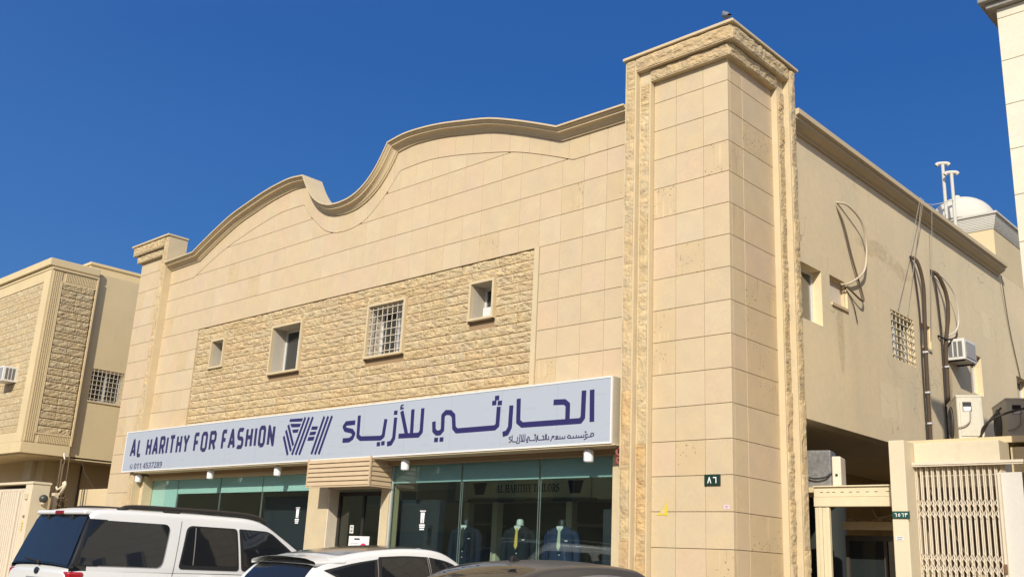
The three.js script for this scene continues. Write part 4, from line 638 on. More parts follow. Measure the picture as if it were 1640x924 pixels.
// outdoor units on the slab over the gate
function outdoorAC(label, pos, turn, m) {
  const t = thing('outdoor_air_conditioner', label, 'air conditioner', pos, turn, 'outdoor units above the gate'); const w = .86, h = .70, d = .36;
  put('casing', rbx(-w / 2, w / 2, .03, h, -d / 2, d / 2, .025), m, t); put('top_lid', rbx(-w / 2 - .006, w / 2 + .006, h - .03, h + .006, -d / 2 - .006, d / 2 + .006, .012), m, t);
  const f = put('fan_guard', (() => { const l = []; for (let i = 1; i < 6; i++) { const q = new THREE.TorusGeometry(.045 * i, .004, 4, 24); l.push(q); } const g = merge(l); g.translate(-.12, h / 2 + .02, d / 2 + .012); return g; })(), std([.2, .2, .2]), t);
  const rec = new THREE.CylinderGeometry(.25, .25, .006, 28); rec.rotateX(Math.PI / 2); rec.translate(-.12, h / 2 + .02, d / 2 + .002); put('fan_opening', rec, M.black, f);
  const cv = put('valve_cover', rbx(w / 2 + .001, w / 2 + .014, .1, h - .1, -.14, .14, .005), m, t); put('hand_grip', [bx(w / 2 + .0145, w / 2 + .0165, h - .24, h - .1, -.02, .10)], M.black, cv); put('grip_plate', bx(w / 2 + .017, w / 2 + .019, h - .235, h - .17, -.01, .09), M.alu, cv);
  put('coil', bx(-w / 2 - .004, -w / 2 + .02, .1, h - .08, -.15, .15), std([.09, .07, .06]), t); put('foot', bx(-w / 2 + .1, -w / 2 + .15, 0, .035, -d / 2 - .02, d / 2 + .02), M.darkMetal, t); put('foot', bx(w / 2 - .15, w / 2 - .1, 0, .035, -d / 2 - .02, d / 2 + .02), M.darkMetal, t);
  put('cable', tube([[w / 2 + .02, h - .22, .0], [w / 2 + .05, h - .38, .02], [w / 2 + .05, h - .46, .1], [w / 2 + .02, h - .48, .18]], .009, 6), cableM.grey, t);
  return t;
}
outdoorAC('white outdoor unit with its end panel in the sun above the folding gate', [2.0, 3.53, -3.35], -1.08, M.unit);
outdoorAC('outdoor unit standing in shade with a black cable across it', [2.50, 3.53, -3.9], -1.05, M.unit);
cable('thick black cable rising from the slab past the outdoor units', [[2.25, 3.56, -2.9], [2.36, 3.60, -2.85], [2.42, 3.72, -2.8], [2.6, 3.84, -2.75], [2.9, 3.93, -2.75], [3.3, 3.99, -2.75]], .016, cableM.black);
cable('second black cable lying on the slab edge', [[2.2, 3.55, -2.88], [2.3, 3.56, -2.86], [2.4, 3.66, -2.84], [2.5, 3.82, -2.84], [2.56, 4.05, -3.2]], .014, cableM.black);

// ---------------------------------------------------------------- building at the right edge
{
  const t = thing('stone_clad_tower', 'tall pale cream tiled building at the end of the alley', 'building', [3.60, GY, -1.07]);
  const c = put('wall', bx(.02, 10.5, 0, 9.1, -5, -.06), M.joint, t);
  const mats = [[.76, .69, .52], [.77, .705, .54], [.745, .675, .50]].map(q => std(q, { map: T.lime, roughness: .55 }));
  for (let k = 0; k < 15; k++) for (let i = 0; i < 10; i++) { const y0 = -.11 + k * .647, y1 = Math.min(9.1, y0 + .647), x0 = i * 1.05, x1 = Math.min(10.5, x0 + 1.05); if (y1 - y0 < .1) continue; const m = tile(c, x0 + (i ? .003 : 0), x1 - .003, Math.max(0, y0) + .004, y1 - .004, -.06, 0); m.material = pick(mats); }
  put('coping', [rbx(-.19, 10.6, 9.18, 9.36, -5.1, .17, .01), rbx(-.11, 10.55, 9.10, 9.178, -5.05, .09, .008)], std([.45, .42, .36], { map: T.dirt }), t);
  for (let i = 0; i < 3; i++) { const w = put('window', [bx(2 + i * 2.6, 3.2 + i * 2.6, 3.6, 5, .002, .05)], M.alu, t); put('pane', bx(2.06 + i * 2.6, 3.14 + i * 2.6, 3.66, 4.94, .05, .056), M.pane, w); }
}

// ---------------------------------------------------------------- neighbouring house on the left
{
  const N = thing('stone_faced_villa', 'tan villa with ribbed corner bay faced in rough stone courses', 'building', [-22.75, GY, 0]);
  const y = v => v - GY, zf = 1.0, zb = -.45, X = v => v + 22.75;
  const bay = put('bay', bx(-9, -.03, y(4.0), y(9.55), zb, zf - .03), M.joint, N);
  put('bay_top', [rbx(-9, .04, y(9.60), y(9.83), zb, zf + .10, .02), bx(-9, .0, y(9.5), y(9.60), zb, zf + .02)], M.wallN, N);
  put('bay_base', rbx(-9, 0, y(3.98), y(4.30), zb - .001, zf, .02), M.wallN, N);
  // corner piers with fine ribs
  put('corner_strip', bx(-.46, -.002, y(4.30), y(9.5), zf - .06, zf), M.wallN, bay);
  put('corner_strip', [bx(-.03, 0, y(4.301), y(9.5), zf - .06 - .30, zf - .061)], M.wallN, bay);
  const ribs = []; for (let i = 0; i < 5; i++) ribs.push(bx(.0, .02, y(4.32), y(9.45), zf - .36 + .03 + i * .058, zf - .36 + .06 + i * .058)); for (let i = 0; i < 20; i++) { ribs.push(bx(0, .02, y(9.20), y(9.47), zb + .03 + i * .05, zb + .055 + i * .05)); ribs.push(bx(0, .02, y(4.33), y(4.56), zb + .03 + i * .05, zb + .055 + i * .05)); }
  put('ribbing', ribs, M.wallN, bay); put('ribbed_panel', bx(-.03, -.0005, y(9.18), y(9.5), zb, zf - .362), M.wallN, bay); put('ribbed_panel', bx(-.03, -.0005, y(4.3), y(4.58), zb, zf - .362), M.wallN, bay);
  put('edge_fin', [bx(-.03, .045, y(4.3), y(9.55), zb - .002, zb + .045), bx(-.03, .05, y(9.505), y(9.56), zb, zf - .02), bx(-.03, .03, y(4.56), y(4.6), zb + .05, zf - .34), bx(-.03, .03, y(9.14), y(9.18), zb + .05, zf - .34), bx(-.03, .035, y(4.58), y(9.16), zf - .375, zf - .34)], M.wallN, bay);
  const rh = (9.155 - 4.585) / 21;
  for (let k = 0; k < 21; k++) {
    const y0 = y(4.585) + k * rh; 
    rockStrip(bay, frameAt(-.012, y0 + .018, zf - .39, Math.PI / 2), .97, rh - .03, false, .038, M.rocksN, [.45, .6]);
    rockStrip(bay, frameAt(-4.46, y0 + .012, zf - .045), 4.0, rh - .026, false, .022, M.rocksN, [.8, 1.1, 1.4]);
  }
  put('front_frame', [bx(-9, -4.5, y(4.3), y(9.5), zf - .05, zf - .005), bx(-4.5, -.46, y(9.16), y(9.5), zf - .05, zf - .003), bx(-4.5, -.46, y(4.3), y(4.58), zf - .05, zf - .003)], M.wallN, bay);
  // plain side wall, set back a little, with a barred window
  const s = rectShape(.447, 16, y(4.02), y(9.72)); const h = new THREE.Path(); const wz = [-1.80, -.78], wy = [y(5.76), y(6.76)]; h.moveTo(-wz[1], wy[0]); h.lineTo(-wz[1], wy[1]); h.lineTo(-wz[0], wy[1]); h.lineTo(-wz[0], wy[0]); h.closePath(); s.holes.push(h);
  const g = extr(s, .3); g.rotateY(Math.PI / 2); g.translate(-.43, 0, 0); put('side_wall', uvm(g, 2.2, 1.1), M.wallN, N);
  put('upper_block', bx(-9, -.44, y(4.02), y(9.70), -16, zb - .002), M.wallN, N);
  const w = put('window', [bx(-.35, -.3, wy[0], wy[1], wz[0], wz[0] + .05), bx(-.35, -.3, wy[0], wy[1], wz[1] - .05, wz[1]), bx(-.35, -.3, wy[0], wy[0] + .05, wz[0] + .05, wz[1] - .05), bx(-.35, -.3, wy[1] - .05, wy[1], wz[0] + .05, wz[1] - .05), bx(-.35, -.29, wy[0] + .05, wy[1] - .05, -1.34, -1.27)], M.alu, N); put('pane', bx(-.34, -.33, wy[0] + .05, wy[1] - .05, wz[0] + .05, wz[1] - .05), M.pane, w); put('sill', bx(-.15, -.10, wy[0] - .04, wy[0] - .002, wz[0] - .03, wz[1] + .03), M.wallN, w);
  for (let i = 0; i < 8; i++) { const q = wz[0] + (wz[1] - wz[0]) * (i + .5) / 8; put('grille_bar', bx(-.15, -.138, wy[0], wy[1], q - .007, q + .007), M.gateWhite, w); } for (let i = 0; i < 7; i++) { const q = wy[0] + (wy[1] - wy[0]) * (i + .5) / 7; put('grille_bar', bx(-.138, -.126, q - .007, q + .007, wz[0], wz[1]), M.gateWhite, w); }
  // ground floor, set back under the bay
  put('ground_floor', bx(-9, -1.5, 0, y(3.975), -16, -.35), M.wallN, N); put('underside', bx(-9, -.14, y(3.94), y(3.974), -15.9, zf - .1), M.wallN, N); put('vent_shaft', bx(-2.6, -2.05, y(3.34), y(3.94), -.348, -.2), M.wallPale, N);
  const dr = put('side_door', bx(-1.498, -1.45, 0, y(2.6), -3.4, -2.3), std([.22, .14, .08]), N); put('frame', [bx(-1.498, -1.43, 0, y(2.7), -2.298, -2.2), bx(-1.498, -1.43, 0, y(2.7), -3.5, -3.402), bx(-1.498, -1.43, y(2.602), y(2.7), -3.402, -2.298)], std([.3, .2, .12]), dr); put('conduit', bar([-1.46, y(3.9), -1.5], [-1.46, 0, -1.5], .03), cableM.brown, N);
  const nb = thing('villa_air_conditioner', 'white window air conditioner on the rough stone front of the villa', 'air conditioner', [-24.35, 6.12, zf - .02], 0); put('casing', rbx(-.33, .33, 0, .46, -.1, .42, .012), M.white, nb); for (let i = 0; i < 3; i++) put('side_vent', bx(.331, .336, .06, .4, .08 + i * .1, .15 + i * .1), std([.14, .14, .13]), nb); put('rear_grille', bx(-.28, .28, .05, .41, .421, .427), std([.3, .3, .3]), nb);
  const par = thing('rooftop_room', 'plain tan rooftop room behind the villa parapet', 'building', [-29.5, 9.8, -4]); put('wall', bx(-4, 2.2, -.1, 1.4, -3, 2), M.wallN, par); put('roof_edge', rbx(-4.05, 2.25, 1.402, 1.5, -3.05, 2.05, .01), M.wallN, par);
}
{ // yard wall, its metal gate, and the clutter in the gap
  const w = thing('yard_wall', 'pale yard wall with a gate opening in front of the villa', 'wall', [-20.95, GY, 0]);
  put('post', rbx(-.45, 0, 0, 2.93, .66, 1.15, .015), M.wallPale, w); put('coping', rbx(-6, .02, 2.932, 3.0, .64, 1.17, .01), M.wallPale, w);
  put('back_panel', bx(-6, -.45, 0, 2.93, .68, .72), std([.30, .26, .2]), w);
  const g = thing('corrugated_gate', 'cream ribbed metal gate beside the pale gate post', 'gate', [-24.2, GY, .98]); put('sheet', bx(-.05, 2.78, .05, 2.76, -.03, -.012), M.gateWhite, g); for (let i = 0; i < 19; i++) put('rib', rbx(i * .148, i * .148 + .085, .05, 2.76, -.01, .05 + (i % 9 === 5 ? .03 : 0), .015), M.gateWhite, g); put('frame', [bx(-.05, 2.74, 2.765, 2.84, -.03, .03), bx(-.05, 2.74, .0, .045, -.03, .03)], M.gateWhite, g);
  const sw = thing('intercom', 'small beige intercom box on the pale gate post', 'intercom', [-21.2, 2.62, 1.15]); put('case', rbx(-.07, .07, 0, .16, .001, .04, .008), M.cream, sw);
  const s2 = thing('door_bell', 'little brown bell push on the gate post', 'bell', [-21.17, 2.14, 1.15]); put('case', rbx(-.04, .04, 0, .06, .001, .03, .006), std([.25, .17, .1]), s2); const s3 = thing('gate_notice', 'narrow yellow notice below the bell push', 'notice', [-21.2, 1.75, 1.151]); put('sheet', bx(-.05, .05, 0, .3, 0, .003), std([.70, .52, .15]), s3); put('print', [0, 1, 2].map(i => bx(-.035, .035, .05 + i * .08, .09 + i * .08, .003, .0045)), std([.35, .22, .1]), s3);
  const lamp = thing('yard_lamp', 'round dark globe lamp on the side of the pale gate post', 'lamp', [-20.93, 2.65, .86]); put('globe', new THREE.SphereGeometry(.115, 20, 14).translate(.13, 0, 0), std([.05, .055, .045], { roughness: .4 }), lamp); put('bracket', [cyl(.06, .06, .02, 0, 0, 0, 14).rotateZ(Math.PI / 2), bar([0, -.14, 0], [.12, -.12, 0], .02), cyl(.05, .06, .05, .13, -.14, 0, 12)], M.wallPale, lamp);
  const m = thing('pipe_cluster', 'brown pipes and meter box climbing the gap beside the villa', 'pipes', [-22.05, GY, -.05]);
  for (const [x, z, h, r] of [[.05, .1, 3.75, .03], [.14, .05, 3.8, .025], [.22, .1, 3.6, .035], [.32, .0, 3.85, .02]]) put('pipe', tube([[x, 0, z], [x, h * .5, z], [x + .01, h * .8, z], [x - .02, h, z]], r, 8), cableM.brown, m);
  put('meter_box', rbx(.1, .3, 2.3, 2.78, .12, .25, .01), M.wallPale, m); put('bend', tube([[.3, 2.75, .1], [.45, 2.85, .12], [.55, 3.0, .1], [.5, 3.1, .1]], .04, 8), M.gateWhite, m); put('bend', tube([[.1, 2.95, .15], [.3, 2.88, .18], [.45, 2.98, .12], [.4, 3.08, .1]], .03, 8), M.wallPale, m); put('elbow', tube([[.12, 3.92, .1], [.2, 3.82, .12], [.24, 3.74, .1]], .02, 8), M.white, m);
  const lv = []; for (let i = 0; i < 50; i++) { const q = new THREE.DodecahedronGeometry(rr(.015, .04)); q.scale(1, rr(.5, 1.5), 1); q.translate(rr(.3, .6), rr(2.2, 2.8), rr(-.05, .15)); lv.push(q); } tag(put('fittings', lv, cableM.brown, m), null, null, null, 'stuff');
  const lw = thing('alley_wall', 'tan low wall closing the alley between villa and shop', 'wall', [-23.0, GY, -.9]); put('wall', rbx(.3, 4.05, 0, 2.98, -.2, 0, .02), M.wall, lw);
  cable('thin dark wire slanting across the gap under the villa wall', [[-22.9, 3.95, -.9], [-22.4, 3.5, -.88], [-21.8, 3.07, -.95]], .012, cableM.black);
}
// ---------------------------------------------------------------- building across the street, mirrored in the shop glass and the cars
{
  const o = thing('opposite_building', 'plain tan building across the street, mirrored in the shop glass', 'building', [-14, GY, 23]);
  put('wall', bx(-26, 30, 0, 7.2, 0, 8), M.wall, o); put('coping', rbx(-26.1, 30.1, 7.2, 7.4, -.12, 8.1, .02), M.cornice, o);
  for (let i = 0; i < 15; i++) { const x = -24 + i * 3.6; const w = put('window', bx(x, x + 1.3, 4.3, 5.6, -.06, -.004), M.alu, o); put('pane', bx(x + .06, x + 1.24, 4.36, 5.54, -.07, -.062), M.pane, w); const d = put('shop_shutter', bx(x - .6, x + 1.9, 0, 2.9, -.05, -.003), std([.22, .2, .17]), o); }
  const o2 = thing('opposite_house', 'taller plain house further along the far side of the street', 'building', [-46, GY, 23.5]); put('wall', bx(-30, 5.9, 0, 9.5, 0, 8), M.wallN, o2); put('coping', rbx(-30.1, 5.95, 9.5, 9.7, -.1, 8.1, .02), M.cornice, o2);
}

// ---------------------------------------------------------------- parked cars, noses towards the shop
const tess = new TessellateModifier(.14, 7);
function interp(tab, z) { // monotone table lookup with smooth steps; rows sorted by z descending
  if (z >= tab[0][0]) return tab[0].slice(1); for (let i = 0; i < tab.length - 1; i++) { const a = tab[i], b = tab[i + 1]; if (z <= a[0] && z >= b[0]) { const t = (a[0] - z) / (a[0] - b[0] || 1); return a.slice(1).map((v, k) => { const m0 = i ? (b[k + 1] - tab[i - 1][k + 1]) / (tab[i - 1][0] - b[0]) : (b[k + 1] - v) / (a[0] - b[0]), m1 = i < tab.length - 2 ? (tab[i + 2][k + 1] - v) / (a[0] - tab[i + 2][0]) : (b[k + 1] - v) / (a[0] - b[0]), h = a[0] - b[0], t2 = t * t, t3 = t2 * t; return (2 * t3 - 3 * t2 + 1) * v + (t3 - 2 * t2 + t) * h * m0 + (-2 * t3 + 3 * t2) * b[k + 1] + (t3 - t2) * h * m1; }); } } return tab.at(-1).slice(1);
}
function loft(zs, ringFn) { const pos = [], idx = []; let n = 0; zs.forEach(z => { const r = ringFn(z), full = [...r, ...r.slice(0, -1).reverse().map(([x, y]) => [-x, y])]; n = full.length; full.forEach(([x, y]) => pos.push(x, y, z)); }); for (let i = 0; i < zs.length - 1; i++) for (let j = 0; j < n - 1; j++) { const a = i * n + j; idx.push(a, a + n, a + 1, a + 1, a + n, a + n + 1); } let g = new THREE.BufferGeometry(); g.setAttribute('position', new THREE.Float32BufferAttribute(pos, 3)); g.setIndex(idx); g.computeVertexNormals();
  return g; }
const smooth = q => { q.deleteAttribute('normal'); q.deleteAttribute('uv'); const g = mergeVertices(q, 1e-4); g.computeVertexNormals(); return g; };
function car(S, label, pos, paint) {
  const t = thing(S.name, label, 'car', pos, S.turn || 0, null);
  const zs = (a, b, n) => Array.from({ length: n + 1 }, (_, i) => a + (b - a) * i / n);
  const L2 = S.L / 2, body = z => interp(S.body, z), cab = z => interp(S.cabin, z);
  // lower body: [halfwidth, bottom, shoulder]
  const bodyRing = z => { const [w, y0, y1] = body(z), c = S.crown; return [[0, y0], [w * .8, y0], [w * .95, y0 + .04], [w * .99, y0 + .16], [w, y0 + (y1 - y0) * .45], [w * .995, y0 + (y1 - y0) * .75], [w * .97, y1 - .07], [w * .945, y1 - .025], [w * .90, y1 - .003], [w * .7, y1 + c * .5], [w * .4, y1 + c * .85], [0, y1 + c]]; };
  const g1 = loft(zs(L2, -L2, 64), bodyRing);
  const cap = (z, f) => { const r = bodyRing(z), pts = [...r, ...r.slice(0, -1).reverse().map(([x, y]) => [-x, y])].map(p => new THREE.Vector2(...p)); const s = new THREE.Shape(pts), q = new THREE.ShapeGeometry(s); q.translate(0, 0, z); return q; };
  const bodyMesh = put('body', [g1, cap(L2), cap(-L2)], paint, t);
  // cabin: [base y, top y, half width at base, half width at top]
  const [c0, c1] = [S.cabin[0][0], S.cabin.at(-1)[0]], cr = S.roofCrown ?? .03;
  const side = (z, y) => { const [b, tp, wb, wt] = cab(z), k = Math.min(1, Math.max(0, (y - b) / Math.max(.02, tp - b))); return wb + (wt - wb) * k + (S.bulge ?? .03) * Math.sin(Math.PI * k); };
  const topY = (z, x) => { const [b, tp, wb, wt] = cab(z); return tp + cr * (1 - (x / wt) ** 2); };
  const cabRing = z => { const [b, tp, wb, wt] = cab(z), h = Math.max(.001, tp - b), out = []; const lim = Math.max(0, 1 - Math.min(.5, (S.rail ?? .09) / h)); for (let i = 0; i <= 7; i++) { const y = b - .04 + (h * lim + .04) * i / 7; out.push([side(z, y), y]); } const xs = side(z, b + h * lim), ys = b + h * lim; for (let i = 1; i <= 10; i++) { const q = i / 10, a = q * Math.PI / 2; const xr = xs - (xs - (wt - .10)) * Math.min(1, q * 2.2) ** 1.4 * (q < .45 ? 1 : 1); if (q <= .45) { const u = q / .45; out.push([xs - .10 * (1 - Math.cos(u * Math.PI / 2)) , ys + (topY(z, wt - .10) - ys) * Math.sin(u * Math.PI / 2)]); } else { const x0 = xs - .10, x = x0 * (1 - (q - .45) / .55); out.push([x, topY(z, Math.min(wt - .1, x * (wt - .1) / x0))]); } } return out; };
  const cb0 = S.blackRear ?? c0; if (S.blackRear) put('rear_glass_surround', loft(zs(c0, cb0, 14), cabRing), S.glass, t);
  put('cabin', loft([...zs(cb0, S.rz, 12), ...zs(S.rz, S.fz, 26).slice(1), ...zs(S.fz, c1, 18).slice(1)], cabRing), paint, t);
  const glassM = S.glass, trimM = M.black;
  const sidePanel = (name, poly, r, m, off, holder = t) => { for (const sd of [1, -1]) { const q = tess.modify(new THREE.ShapeGeometry(roundShape(poly, r), 6)); const p = q.attributes.position; for (let i = 0; i < p.count; i++) { const z = p.getX(i), y = p.getY(i); p.setXYZ(i, sd * (side(z, y) + off), y, z); } if (sd < 0) flip(q); put(name, smooth(q), m, holder); } };
  const flip = q => { const p = q.attributes.position; for (let i = 0; i < p.count; i += 3) { const a = [p.getX(i), p.getY(i), p.getZ(i)]; p.setXYZ(i, p.getX(i + 1), p.getY(i + 1), p.getZ(i + 1)); p.setXYZ(i + 1, ...a); } };
  for (const [nm, poly, r, mk, off] of S.sides) sidePanel(nm, poly, r, mk === 'g' ? glassM : mk === 'c' ? M.chrome : mk === 'p' ? paint : trimM, off ?? (mk === 'g' ? .010 : .006));
  // panels on the top profile (roof, windscreen, rear glass): shape in (x, z), lifted on to the cabin top
  for (const [nm, poly, r, mk, off] of S.tops) { const q = tess.modify(new THREE.ShapeGeometry(roundShape(poly, r), 6)); const p = q.attributes.position; for (let i = 0; i < p.count; i++) { const x = p.getX(i), z = p.getY(i); const e = .01, dy = (topY(z + e, x) - topY(z - e, x)) / (2 * e), l = Math.hypot(1, dy); p.setXYZ(i, x, topY(z, x) + off / l, z - off * dy / l); } flip(q); put(nm, smooth(q), mk === 'g' ? glassM : mk === 'p' ? paint : mk === 'r' ? S.roofM : trimM, t); }
  for (const [x, z] of [[1, S.wz[0]], [-1, S.wz[0]], [1, S.wz[1]], [-1, S.wz[1]]]) {
    const w = new THREE.Group(); w.name = 'wheel'; w.position.set(x * (S.W / 2 - .10), S.wr, z); t.add(w);
    const ty = new THREE.TorusGeometry(S.wr - .09, .09, 12, 32); ty.scale(1, 1, 1.25); ty.rotateY(Math.PI / 2); put('tyre', ty, M.rubber, w); const rim = cyl(S.wr - .12, S.wr - .12, .16, 0, -.08, 0, 24); rim.rotateZ(Math.PI / 2); put('rim', rim, M.alu, w);
    const ar = new THREE.CylinderGeometry(S.wr + .06, S.wr + .06, .03, 30, 1, false); ar.rotateZ(Math.PI / 2); put('wheel_arch', ar, M.black, t, [x * (S.W / 2 - .012), S.wr + .01, z]);
  }
  for (const sd of [-1, 1]) { put('headlight', rbx(sd * (S.W / 2 - .28) - .16, sd * (S.W / 2 - .28) + .16, S.hy - .08, S.hy + .07, -L2 - .012, -L2 + .1, .02), phy([.8, .8, .8], { roughness: .1, clearcoat: 1 }), t); put('door_handle', rbx(sd * (S.W / 2 - .005) - .02, sd * (S.W / 2 - .005) + .02, S.dh - .015, S.dh + .015, S.dz - .1, S.dz + .1, .01), S.handle || paint, t); put('wing_mirror', rbx(sd * (S.W / 2 + .10) - .11, sd * (S.W / 2 + .10) + .11, S.my, S.my + .17, S.mz - .06, S.mz + .06, .045, 3), paint, t); }
  put('grille', rbx(-.45, .45, S.hy - .1, S.hy + .06, -L2 - .008, -L2 + .05, .02), M.black, t);
  return { t, side, topY, cab };
}
M.chrome = std([.32, .31, .30], { metalness: .6, roughness: .35 });
const glassDark = phy([.010, .013, .017], { roughness: .03, ior: 1.5 });
const paintOf = (c, o) => phy(c, { roughness: .42, clearcoat: .9, clearcoatRoughness: .08, ...o });
const whiteP = paintOf([.74, .74, .71], { roughness: .5 });
{ // white full-size SUV; local +z is its tail
  const S = { name: 'white_suv', L: 5.22, W: 2.0, wr: .40, wz: [1.45, -1.55], hy: .88, dh: 1.02, dz: .55, my: 1.15, mz: -.95, crown: .01, roofCrown: .035, bulge: .015, rail: .08, rz: 2.20, fz: -.35, glass: glassDark, blackRear: 2.35,
    body: [[2.61, .96, .42, 1.02], [2.56, .99, .36, 1.10], [2.3, 1.0, .30, 1.13], [0, 1.0, .28, 1.13], [-1.2, 1.0, .28, 1.12], [-1.6, .99, .28, 1.10], [-2.4, .96, .32, 1.0], [-2.61, .90, .40, .86]],
    cabin: [[2.585, 1.09, 1.10, .965, .95], [2.50, 1.10, 1.36, .965, .91], [2.42, 1.10, 1.62, .965, .87], [2.34, 1.10, 1.80, .968, .84], [2.20, 1.10, 1.875, .97, .83], [1.4, 1.11, 1.90, .975, .83], [.3, 1.12, 1.905, .975, .82], [-.35, 1.12, 1.87, .97, .81], [-.8, 1.12, 1.66, .965, .80], [-1.35, 1.11, 1.32, .955, .82], [-1.65, 1.09, 1.10, .95, .86]],
    sides: [['pillar_cover', [[2.56, 1.13, .02], [2.2, 1.13, .02], [2.1, 1.75, .02], [2.375, 1.75, .02]], .02, 'k', .008], ['quarter_glass', [[2.48, 1.14, .04], [1.28, 1.14, .10], [1.17, 1.74, .10], [2.36, 1.74, .05]], .06, 'g', .012], ['rear_door_trim', [[1.02, 1.13], [.02, 1.13], [.06, 1.745], [.90, 1.745, .10]], .06, 'k'], ['rear_door_glass', [[.98, 1.19], [.05, 1.19], [.09, 1.725], [.87, 1.725, .09]], .05, 'g'], ['front_door_trim', [[-.02, 1.13], [-1.28, 1.13, .05], [-1.02, 1.42, .2], [-.55, 1.735, .12], [.03, 1.745, .03]], .05, 'k'], ['front_door_glass', [[-.06, 1.19], [-1.14, 1.19, .05], [-.95, 1.42, .2], [-.54, 1.715, .12], [-.02, 1.725, .03]], .05, 'g'], ['glass_divider', [[.80, 1.19], [.785, 1.19], [.755, 1.72], [.77, 1.72]], .002, 'c', .013], ['door_seam', [[1.11, 1.0], [1.103, 1.0], [.985, 1.80], [.992, 1.80]], .001, 'k', .003]],
    tops: [['rear_glass', [[-.93, 2.58], [.93, 2.58], [.80, 2.335], [-.80, 2.335]], .03, 'g', .012], ['windscreen', [[-.74, -.42], [.74, -.42], [.84, -1.5], [-.84, -1.5]], .05, 'g', .008]] };
  const c = car(S, 'white full size SUV with black roof rails and dark tinted glass', [-7.32, GY, 3.57], whiteP), t = c.t;
  for (const sd of [-1, 1]) { const rl = put('roof_rail', [tube([[sd * .76, 1.87, 1.95], [sd * .765, 1.945, 1.75], [sd * .765, 1.965, .9], [sd * .755, 1.965, 0], [sd * .745, 1.93, -.35], [sd * .74, 1.87, -.5]], .032, 8, 40)], M.darkMetal, t); put('rail_foot', [rbx(sd * .765 - .03, sd * .765 + .03, 1.87, 1.95, 1.0, 1.25, .01)], M.darkMetal, rl); put('tail_light', rbx(sd * .90 - .09, sd * .90 + .095, .68, 1.05, 2.38, 2.60, .03, 3), phy([.42, .01, .015], { roughness: .15, clearcoat: 1 }), t); }
  put('spoiler', rbx(-.80, .80, 1.80, 1.865, 2.20, 2.42, .03, 3), whiteP, t); put('brake_light', rbx(-.14, .14, 1.805, 1.855, 2.36, 2.428, .01), phy([.22, .01, .02], { roughness: .3 }), t); put('wiper', [bar([-.05, 1.16, 2.60], [-.5, 1.19, 2.60], .012), cyl(.03, .03, .04, -.05, 1.13, 2.58, 10)], M.black, t);
  put('hinge', rbx(-.42, -.38, 1.70, 1.80, 2.37, 2.41, .008), M.black, t); put('hinge', rbx(.38, .42, 1.70, 1.80, 2.37, 2.41, .008), M.black, t);
  const em = new THREE.SphereGeometry(.07, 20, 12); em.scale(1.3, .72, .25); em.translate(0, 1.03, 2.605); put('badge', em, phy([.05, .06, .08], { roughness: .15, metalness: .6 }), t); put('plate_recess', rbx(-.3, .3, .80, .95, 2.595, 2.62, .008), std([.25, .25, .25]), t); put('bumper', rbx(-.97, .97, .38, .66, 2.45, 2.70, .06, 3), whiteP, t);
}
